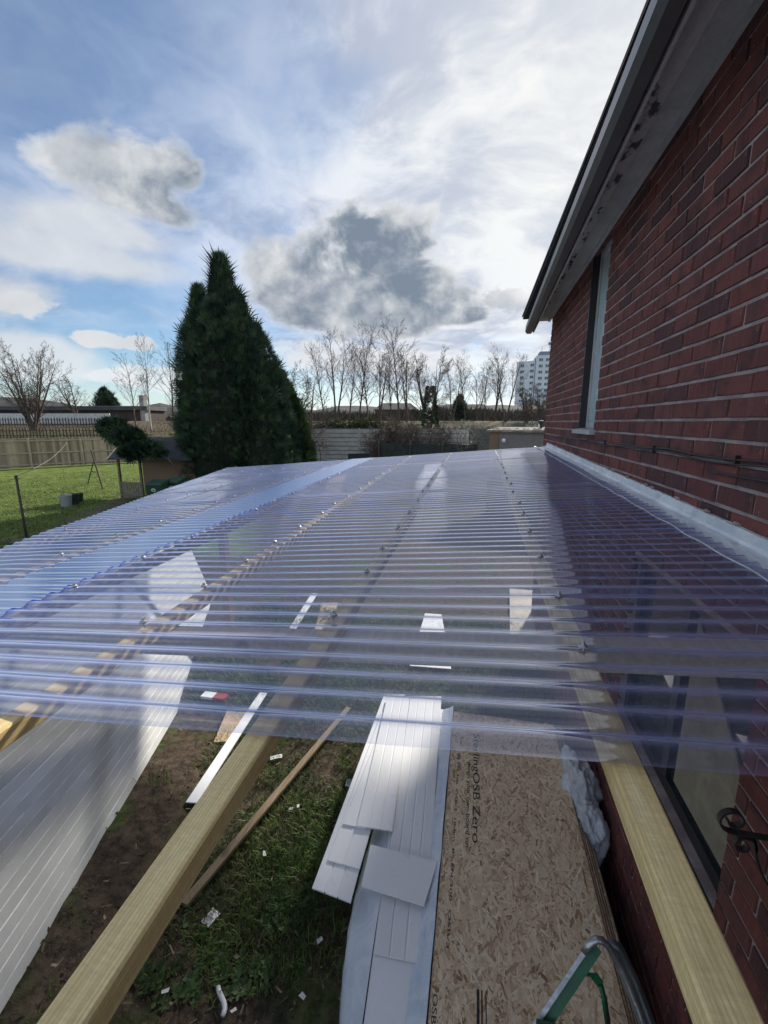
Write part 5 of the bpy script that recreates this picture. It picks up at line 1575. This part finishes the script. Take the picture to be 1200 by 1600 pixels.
# ---------------------------------------------------------------- tower block and low building
def build_tower():
    D = 215.; G = 2.0
    m1 = material('white_render', (.82, .84, .86), .85, (.76, .79, .82), .3, 0, 4.); mg = material('grey_panel', (.30, .33, .37), .8); mw = glass_mat('tower_pane', (.06, .075, .09), .1)
    mfr = material('tower_frame', (.70, .72, .74), .6)
    def corner(px, dep): p = at(px, 660, depth=dep); return Vector((p.x, p.y, 0))
    t = thing('tower_block', 'white high-rise block of flats with aerials on its roof, left of the house corner', 'tower block', corner(830, D))
    hz = lambda py, dep: at(830, py, depth=dep).z
    def wing(pA, pB, py, back, name):
        a, b_ = corner(*pA), corner(*pB); top = hz(py, (pA[1] + pB[1]) / 2); d = (b_ - a).normalized(); n = Vector((-d.y, d.x, 0)) * back
        b = MB(); b.hexa([a + Vector((0, 0, G)), b_ + Vector((0, 0, G)), b_ + n + Vector((0, 0, G)), a + n + Vector((0, 0, G))], [a + Vector((0, 0, top)), b_ + Vector((0, 0, top)), b_ + n + Vector((0, 0, top)), a + n + Vector((0, 0, top))])
        o = b.build(name, m1, t); return a, b_, d, top, o
    fl = 2.75
    W1 = wing((802, 218), (832, 212), 567, 14, 'wall'); W2 = wing((832, 209), (866, 207), 558, 18, 'wall')
    for (a, b_, d, top, o), cols in ((W1, (.30, .80)), (W2, (.2, .5))):
        L = (b_ - a).length; nrm = Vector((d.y, -d.x, 0)); k = 0; z = top - 1.9
        while z > G + 2:
            for c in cols:
                p = a + d * L * c + nrm * .02; w = MB(); wd = .85
                w.hexa([p - d * wd, p + d * wd, p + d * wd - nrm * .1, p - d * wd - nrm * .1], [p - d * wd + Vector((0, 0, 1.15)), p + d * wd + Vector((0, 0, 1.15)), p + d * wd - nrm * .1 + Vector((0, 0, 1.15)), p - d * wd - nrm * .1 + Vector((0, 0, 1.15))])
                for i in range(len(w.v)): w.v[i] = (w.v[i][0], w.v[i][1], w.v[i][2] + z - .6)
                wo = w.build('window', mw, t)
                f = MB(); q = p + nrm * .03 + Vector((0, 0, z - .6)); f.bar(q + d * .2, q + d * .2 + Vector((0, 0, 1.15)), .12, .1, up=(0, 1, 0)); f.bar(q - d * (wd + .1) - Vector((0, 0, .08)), q + d * (wd + .1) - Vector((0, 0, .08)), .2, .16)
                f.build('frame', mfr, wo)
            z -= fl
    a, b_, d, top, _ = W2; n = Vector((-d.y, d.x, 0))
    b = MB(); c0 = a + d * 1.5 + n * 2; c1 = a + d * 10.5 + n * 2; b.hexa([p + Vector((0, 0, top)) for p in (c0, c1, c1 + n * 8, c0 + n * 8)], [p + Vector((0, 0, top + 2.0)) for p in (c0, c1, c1 + n * 8, c0 + n * 8)]); b.build('plant_room', mg, t)
    for i, (u, h) in enumerate(((1.0, 2.2), (4.2, 4.0), (4.8, 3.2), (6.6, 4.6), (8.8, 4.4), (9.2, 3.0))):
        p = c0 + d * u + n * 1.5; b = MB(); b.tube([p + Vector((0, 0, top + 1.9)), p + Vector((0, 0, top + 2 + h))], .11, 5)
        if i in (1, 4): b.box(p + Vector((0, 0, top + 1.6 + h)), (1.1, .5, 1.2))
        b.build('aerial', mg, t)
    a, b_, d, top, _ = W1
    b = MB(); p = a + d * 5; b.tube([p + Vector((0, 2, top - .2)), p + Vector((0, 2, top + 3.2))], .09, 5); b.build('aerial', mg, t)
    # dark slot between the wings
    b = MB(); s = corner(832, 210.5); e = corner(834.5, 209.8); nn = Vector((-SY, CY, 0)); b.hexa([s + Vector((0, 0, G)), e + Vector((0, 0, G)), e + nn * 3 + Vector((0, 0, G)), s + nn * 3 + Vector((0, 0, G))], [s + Vector((0, 0, top + 1)), e + Vector((0, 0, top + 1)), e + nn * 3 + Vector((0, 0, top + 1)), s + nn * 3 + Vector((0, 0, top + 1))]); b.build('stair_tower', mg, t)


build_tower()


def build_low_building():
    D = 70.; A, B = gd(-160, D), gd(231, D); t = thing('low_building', 'long low dark-roofed building across the skyline behind the left trees', 'building', A); d = (B - A).normalized(); n = Vector((-d.y, d.x, 0)) * 6
    zt = at(100, 634, depth=D).z; zb = at(100, 641, depth=D).z; v = lambda p, z: Vector((p.x, p.y, z))
    m = material('dark_brick_wall', (.085, .06, .052), .9, (.06, .045, .04), 2., 0, 20.)
    b = MB(); b.hexa([v(A, 1.5), v(B, 1.5), v(B + n, 1.5), v(A + n, 1.5)], [v(A, zb), v(B, zb), v(B + n, zb), v(A + n, zb)]); b.build('wall', m, t)
    o = Vector((d.y, -d.x, 0)) * .6
    b = MB(); b.hexa([v(A + o, zb + .001), v(B + o + d * .4, zb + .001), v(B + n + d * .4, zb + .001), v(A + n, zb + .001)], [v(A + o, zt - .15), v(B + o + d * .4, zt - .15), v(B + n + d * .4, zt), v(A + n, zt)]); b.build('roof', material('slate_roof', (.10, .10, .105), .7, (.075, .075, .08), 1., 0, 20.), t)
    b = MB(); b.bar(v(A + o * 1.05, zt - .12), v(B + o * 1.05 + d * .4, zt - .12), .1, .12); b.build('fascia', material('grey_fascia', (.22, .22, .22), .7), t)
    c = B - d * .4; b = MB(); b.box((c.x, c.y, (zt + 1.6) / 2 + .9), (.8, .8, zt - 1.6 + 1.4)); b.build('chimney', material('pale_block', (.42, .40, .37), .9), t)
    slab('white_wall', 'low white wall strip below the long building behind the palings', 'wall', gd(-60, 56), gd(172, 56), -.2, at(90, 646, depth=56).z - ground_z(*gd(90, 56)[:2]) - .0, .2, material('white_paint', (.74, .74, .72), .8))


build_low_building()
def gable(label, px0, px1, dep, pye, pyr):
    A, B = gd(px0, dep), gd(px1, dep); d = (B - A).normalized(); n = Vector((-d.y, d.x, 0)); t = thing('distant_house', label, 'house', A, 'far houses on the skyline'); ze, zr = at(640, pye, depth=dep).z, at(640, pyr, depth=dep).z; v = lambda p, z: Vector((p.x, p.y, z))
    b = MB(); b.hexa([v(A, 1), v(B, 1), v(B + n * 7, 1), v(A + n * 7, 1)], [v(A, ze), v(B, ze), v(B + n * 7, ze), v(A + n * 7, ze)]); b.build('wall', material('far_wall', (.14, .10, .085), .9), t)
    e = .4; P = [v(A - d * e - n * e, ze), v(B + d * e - n * e, ze), v(B + d * e + n * (7 + e), ze), v(A - d * e + n * (7 + e), ze)]; r0, r1 = v(A + d * 1.5 + n * 3.5, zr), v(B - d * 1.0 + n * 3.5, zr)
    b = MB(); b.face([P[0], P[1], r1, r0]); b.face([P[2], P[3], r0, r1]); b.face([P[1], P[2], r1]); b.face([P[3], P[0], r0]); b.face([P[3], P[2], P[1], P[0]]); b.build('roof', material('far_roof', (.105, .095, .085), .9), t)


gable('dark hipped roof on the skyline behind the middle of the tree row', 586, 650, 92, 640, 629)
gable('far dark roof on the skyline right of the ivy-clad tree', 690, 765, 120, 640, 631)


# ---------------------------------------------------------------- garden furniture
def build_playhouse():
    D = 16.0; m = wood('brown_shiplap', (.27, .17, .105), (.18, .11, .07)); mf = material('green_grey_felt', (.085, .09, .095), .9, (.06, .065, .07), 4., .3, 40.)
    a, b_ = gd(177, D), gd(300, D * .98); d = (b_ - a).normalized(); n = Vector((-d.y, d.x, 0)); t = thing('playhouse', 'brown wooden playhouse with grey felt roof and small verandah on the lawn', 'playhouse', a)
    L = (b_ - a).length; e = 1.52; v = lambda u, w, z: a + d * u + n * w + Vector((0, 0, z))
    # posts and verandah rail
    for u, w in ((.0, 0), (.86, .0), (.0, 1.7), (.86, 1.7)):
        b = MB(); b.bar(v(u, w, 0), v(u, w, e), .075, .075, up=(0, 1, 0)); b.build('post', material('weathered_post', (.22, .19, .13), .85, (.15, .13, .09), 5., .2, 40.), t)
    for i in range(9):
        b = MB(); b.bar(v(.07 + i * .092, -.02, .04), v(.07 + i * .092, -.02, .64), .075, .016, up=(0, 1, 0)); b.build('picket', material('grey_picket', (.25, .235, .20), .85, (.16, .15, .13), 6., .2, 40.), t)
    b = MB(); b.bar(v(0, -.045, .6), v(.9, -.045, .6), .03, .05); b.bar(v(0, -.045, .15), v(.9, -.045, .15), .03, .05); b.build('rail', M_FENCE, t)
    for i in range(15):
        b = MB(); z = .05 + i * .1; p = [v(.93, .02, z), v(L, .02, z), v(L, .035, z + .1), v(.93, .035, z + .1)]; b.hexa([q_ + n * .03 for q_ in (p[0], p[1])] + [p[1], p[0]], [q_ + n * .03 for q_ in (p[3], p[2])] + [p[2], p[3]])
        b.build('plank', m, t)
    b = MB(); b.hexa([v(.94, .09, 0), v(L, .09, 0), v(L, 1.7, 0), v(.94, 1.7, 0)], [v(.94, .09, e), v(L, .09, e), v(L, 1.7, e), v(.94, 1.7, e)]); b.build('cabin', m, t)
    rz = 2.28; b = MB()
    for s in (0, 1):
        w0, w1 = (-.28, .85) if s == 0 else (1.98, .85)
        b.hexa([v(-.16, w0, e - .02), v(L, w0, e - .02), v(L, w1, rz - .03), v(-.16, w1, rz - .03)], [v(-.16, w0, e + .02), v(L, w0, e + .02), v(L, w1, rz + .01), v(-.16, w1, rz + .01)])
    b.build('roof', mf, t)
    b = MB(); b.bar(v(-.19, -.31, e - .03), v(-.19, .85, rz + .0), .025, .09); b.bar(v(-.19, 2.0, e - .03), v(-.19, .85, rz), .025, .09); b.build('bargeboard', material('pale_board', (.55, .52, .47), .7), t)


build_playhouse()


def build_bins():
    m = material('green_bin_plastic', (.012, .05, .026), .5, (.016, .06, .032), 5., .1, 50., spec=.5)
    for i, (px, dp, lab) in enumerate(((236, 13.4, 'left green wheelie bin with a pale round sticker beside the playhouse'), (264, 13.9, 'right green wheelie bin with a pale round sticker under the conifer'))):
        p = gd(px, dp); t = thing('wheelie_bin', lab, 'wheelie bin', p, 'green wheelie bins'); M = Matrix.Rotation(PSI, 3, 'Z')
        c = lambda x, y, z: M @ Vector((x, y, z)) + p
        b = MB(); b.hexa([c(-.19, -.2, .06), c(.19, -.2, .06), c(.19, .2, .06), c(-.19, .2, .06)], [c(-.25, -.28, .95), c(.25, -.28, .95), c(.25, .27, 1.0), c(-.25, .27, 1.0)]); b.build('body', m, t)
        b = MB(); b.hexa([c(-.265, -.31, .955), c(.265, -.31, .955), c(.265, .30, 1.005), c(-.265, .30, 1.005)], [c(-.25, -.29, 1.0), c(.25, -.29, 1.0), c(.25, .28, 1.075), c(-.25, .28, 1.075)]); b.build('lid', m, t)
        b = MB(); b.tube([c(-.22, .31, .98), c(.22, .31, .98)], .016, 6); b.build('handle', m, t)
        for s in (-1, 1): b = MB(); b.tube([c(s * .2, .2, .1), c(s * .25, .2, .1)], .1, 12); b.build('wheel', M_RUBBER, t)
        b = MB(); yy = -.268; N = 16; b.face([c(.06 * math.cos(k * 2 * math.pi / N) * 1.25, yy + -.004 - .088 * (.06 * math.sin(k * 2 * math.pi / N)) - .012 + .0, .80 + .06 * math.sin(k * 2 * math.pi / N)) for k in range(N)])
        o = b.build('sticker', material('pale_sticker', (.66, .68, .62), .6), t)
        b = MB(); b.face([c(.035 * math.cos(k * 2 * math.pi / N), yy - .019, .80 + .02 * math.sin(k * 2 * math.pi / N)) for k in range(N)]); b.build('emblem', m, t)


build_bins()


def build_garden_bits():
    mp = material('dark_iron_pole', (.035, .033, .032), .6, (.07, .045, .035), 8., .2, 40.)
    b0 = gat(42, 842); t0 = at(25, 745, depth=(b0 - Vector((0, 0, H))).dot(pray(600, 800)) / pray(600, 800).length_squared)
    t = thing('washing_pole', 'dark leaning metal washing line pole at the edge of the plastic roof', 'pole', b0)
    b = MB(); b.tube([b0 - Vector((0, 0, .2)), t0], .028, 8); b.build('post', mp, t, smooth=True)
    b = MB(); b.tube([t0 + Vector((-.07, 0, -.05)), t0 + Vector((.07, 0, -.05))], .012, 6); b.tube([t0 + Vector((0, 0, -.02)), t0 + Vector((0, 0, .03))], .034, 8); b.build('cap', mp, t)
    # line to the far fence
    e = at(104, 692, depth=27.0); b = MB(); b.tube([t0.lerp(e, i / 14) - Vector((0, 0, .5 * math.sin(math.pi * i / 14) * .4)) for i in range(15)], .009, 4)
    tag(b.build('washing_line', material('pale_rope', (.30, .27, .21), .8)), 'pale washing line running from the metal pole to the fence', 'rope')
    b0 = gat(161, 765); dep = (b0 - Vector((0, 0, H))).dot(pray(600, 800)) / pray(600, 800).length_squared
    t = thing('prop_frame', 'dark leaning prop with a thin support standing on the lawn near the fence', 'prop', b0)
    b = MB(); b.tube([b0, at(142, 703, depth=dep + .1)], .03, 8); b.build('pole', mp, t); b = MB(); b.tube([gat(137, 757), at(146, 722, depth=dep + .15)], .022, 6); b.tube([at(142, 736, depth=dep), at(149, 738, depth=dep)], .02, 6); b.build('support', mp, t)
    for px, py, w, lab, mt in ((104, 792, .40, 'pale grey tub on the lawn', material('pale_tub', (.42, .43, .40), .7, (.34, .35, .33), 5., .2, 40.)), (116, 788, .36, 'dark planter behind the pale grey tub on the lawn', material('dark_tub', (.05, .065, .055), .6)), (124, 784, .30, 'dark small pot at the end of the planters on the lawn', material('dark_tub', (.05, .065, .055), .6))):
        p = gat(px, py); b = MB(); r = w / 2; hh = w * .95
        b.lathe([(.001, 0), (r * .78, 0), (r, hh), (r * 1.06, hh), (r * 1.06, hh + .03), (r * .92, hh + .03), (r * .86, hh * .8), (.001, hh * .8)], p, 18)
        tag(b.build('planter', mt, smooth=False), lab, 'planter', 'planters on the lawn')
    b = MB(); p = gat(98, 792); q = at(99, 718, depth=(p - Vector((0, 0, H))).dot(pray(600, 800)) / pray(600, 800).length_squared); b.tube([p, p.lerp(q, .5) + Vector((.02, 0, 0)), q], .008, 5)
    tag(b.build('garden_cane', material('cane', (.30, .26, .17), .8)), 'thin upright cane beside the pale tub', 'cane')
    p = gd(79, 11.6); make_bare('sapling', 'small bare sapling at the edge of the lawn above the plastic roof', None, p, M_BARK, M_TWIG, seed=61, hgt=.85, spread=.5, trunk_r=.016, first=.4, up=.6, n1=5, n2=2, n3=2, n4=0, twig=.004)
    p = gd(85, 9.8); b = MB(); b.lathe([(.001, .0), (.42, .0), (.5, .34), (.54, .36), (.48, .36), (.42, .26), (.001, .24)], (p.x, p.y, p.z), 22)
    tag(b.build('black_tub', material('black_plastic', (.03, .034, .036), .6)), 'round black tub just beyond the eave of the plastic roof', 'tub')
    # worn soil path across the lawn
    b = MB(); pts = [(30, 850), (95, 826), (150, 800), (205, 776)]; W = [.55, .5, .45, .4]; N = 24; ctr = []
    for i in range(N + 1):
        s = i / N * 3; j = min(2, int(s)); f = s - j; p = gat(lerp(pts[j][0], pts[j + 1][0], f), lerp(pts[j][1], pts[j + 1][1], f)); ctr.append((p, lerp(W[j], W[j + 1], f)))
    rows = []
    for i, (p, w) in enumerate(ctr):
        dd = (ctr[min(i + 1, N)][0] - ctr[max(0, i - 1)][0]).normalized(); n = Vector((-dd.y, dd.x, 0)); r = []
        for k in range(7):
            u = k / 6 * 2 - 1; x = p + n * w * u * (1 + .3 * noise.noise(Vector((i * .5, u, 0)))); r.append((x.x, x.y, ground_z(x.x, x.y) + .008 + .02 * (1 - u * u)))
        rows.append(r)
    for i in range(N):
        for k in range(6): b.face([rows[i][k], rows[i + 1][k], rows[i + 1][k + 1], rows[i][k + 1]])
    b.build('soil_path', material('path_soil', (.12, .10, .07), .95, (.085, .085, .04), 3., .5, 30.), kind='structure', smooth=True)


build_garden_bits()
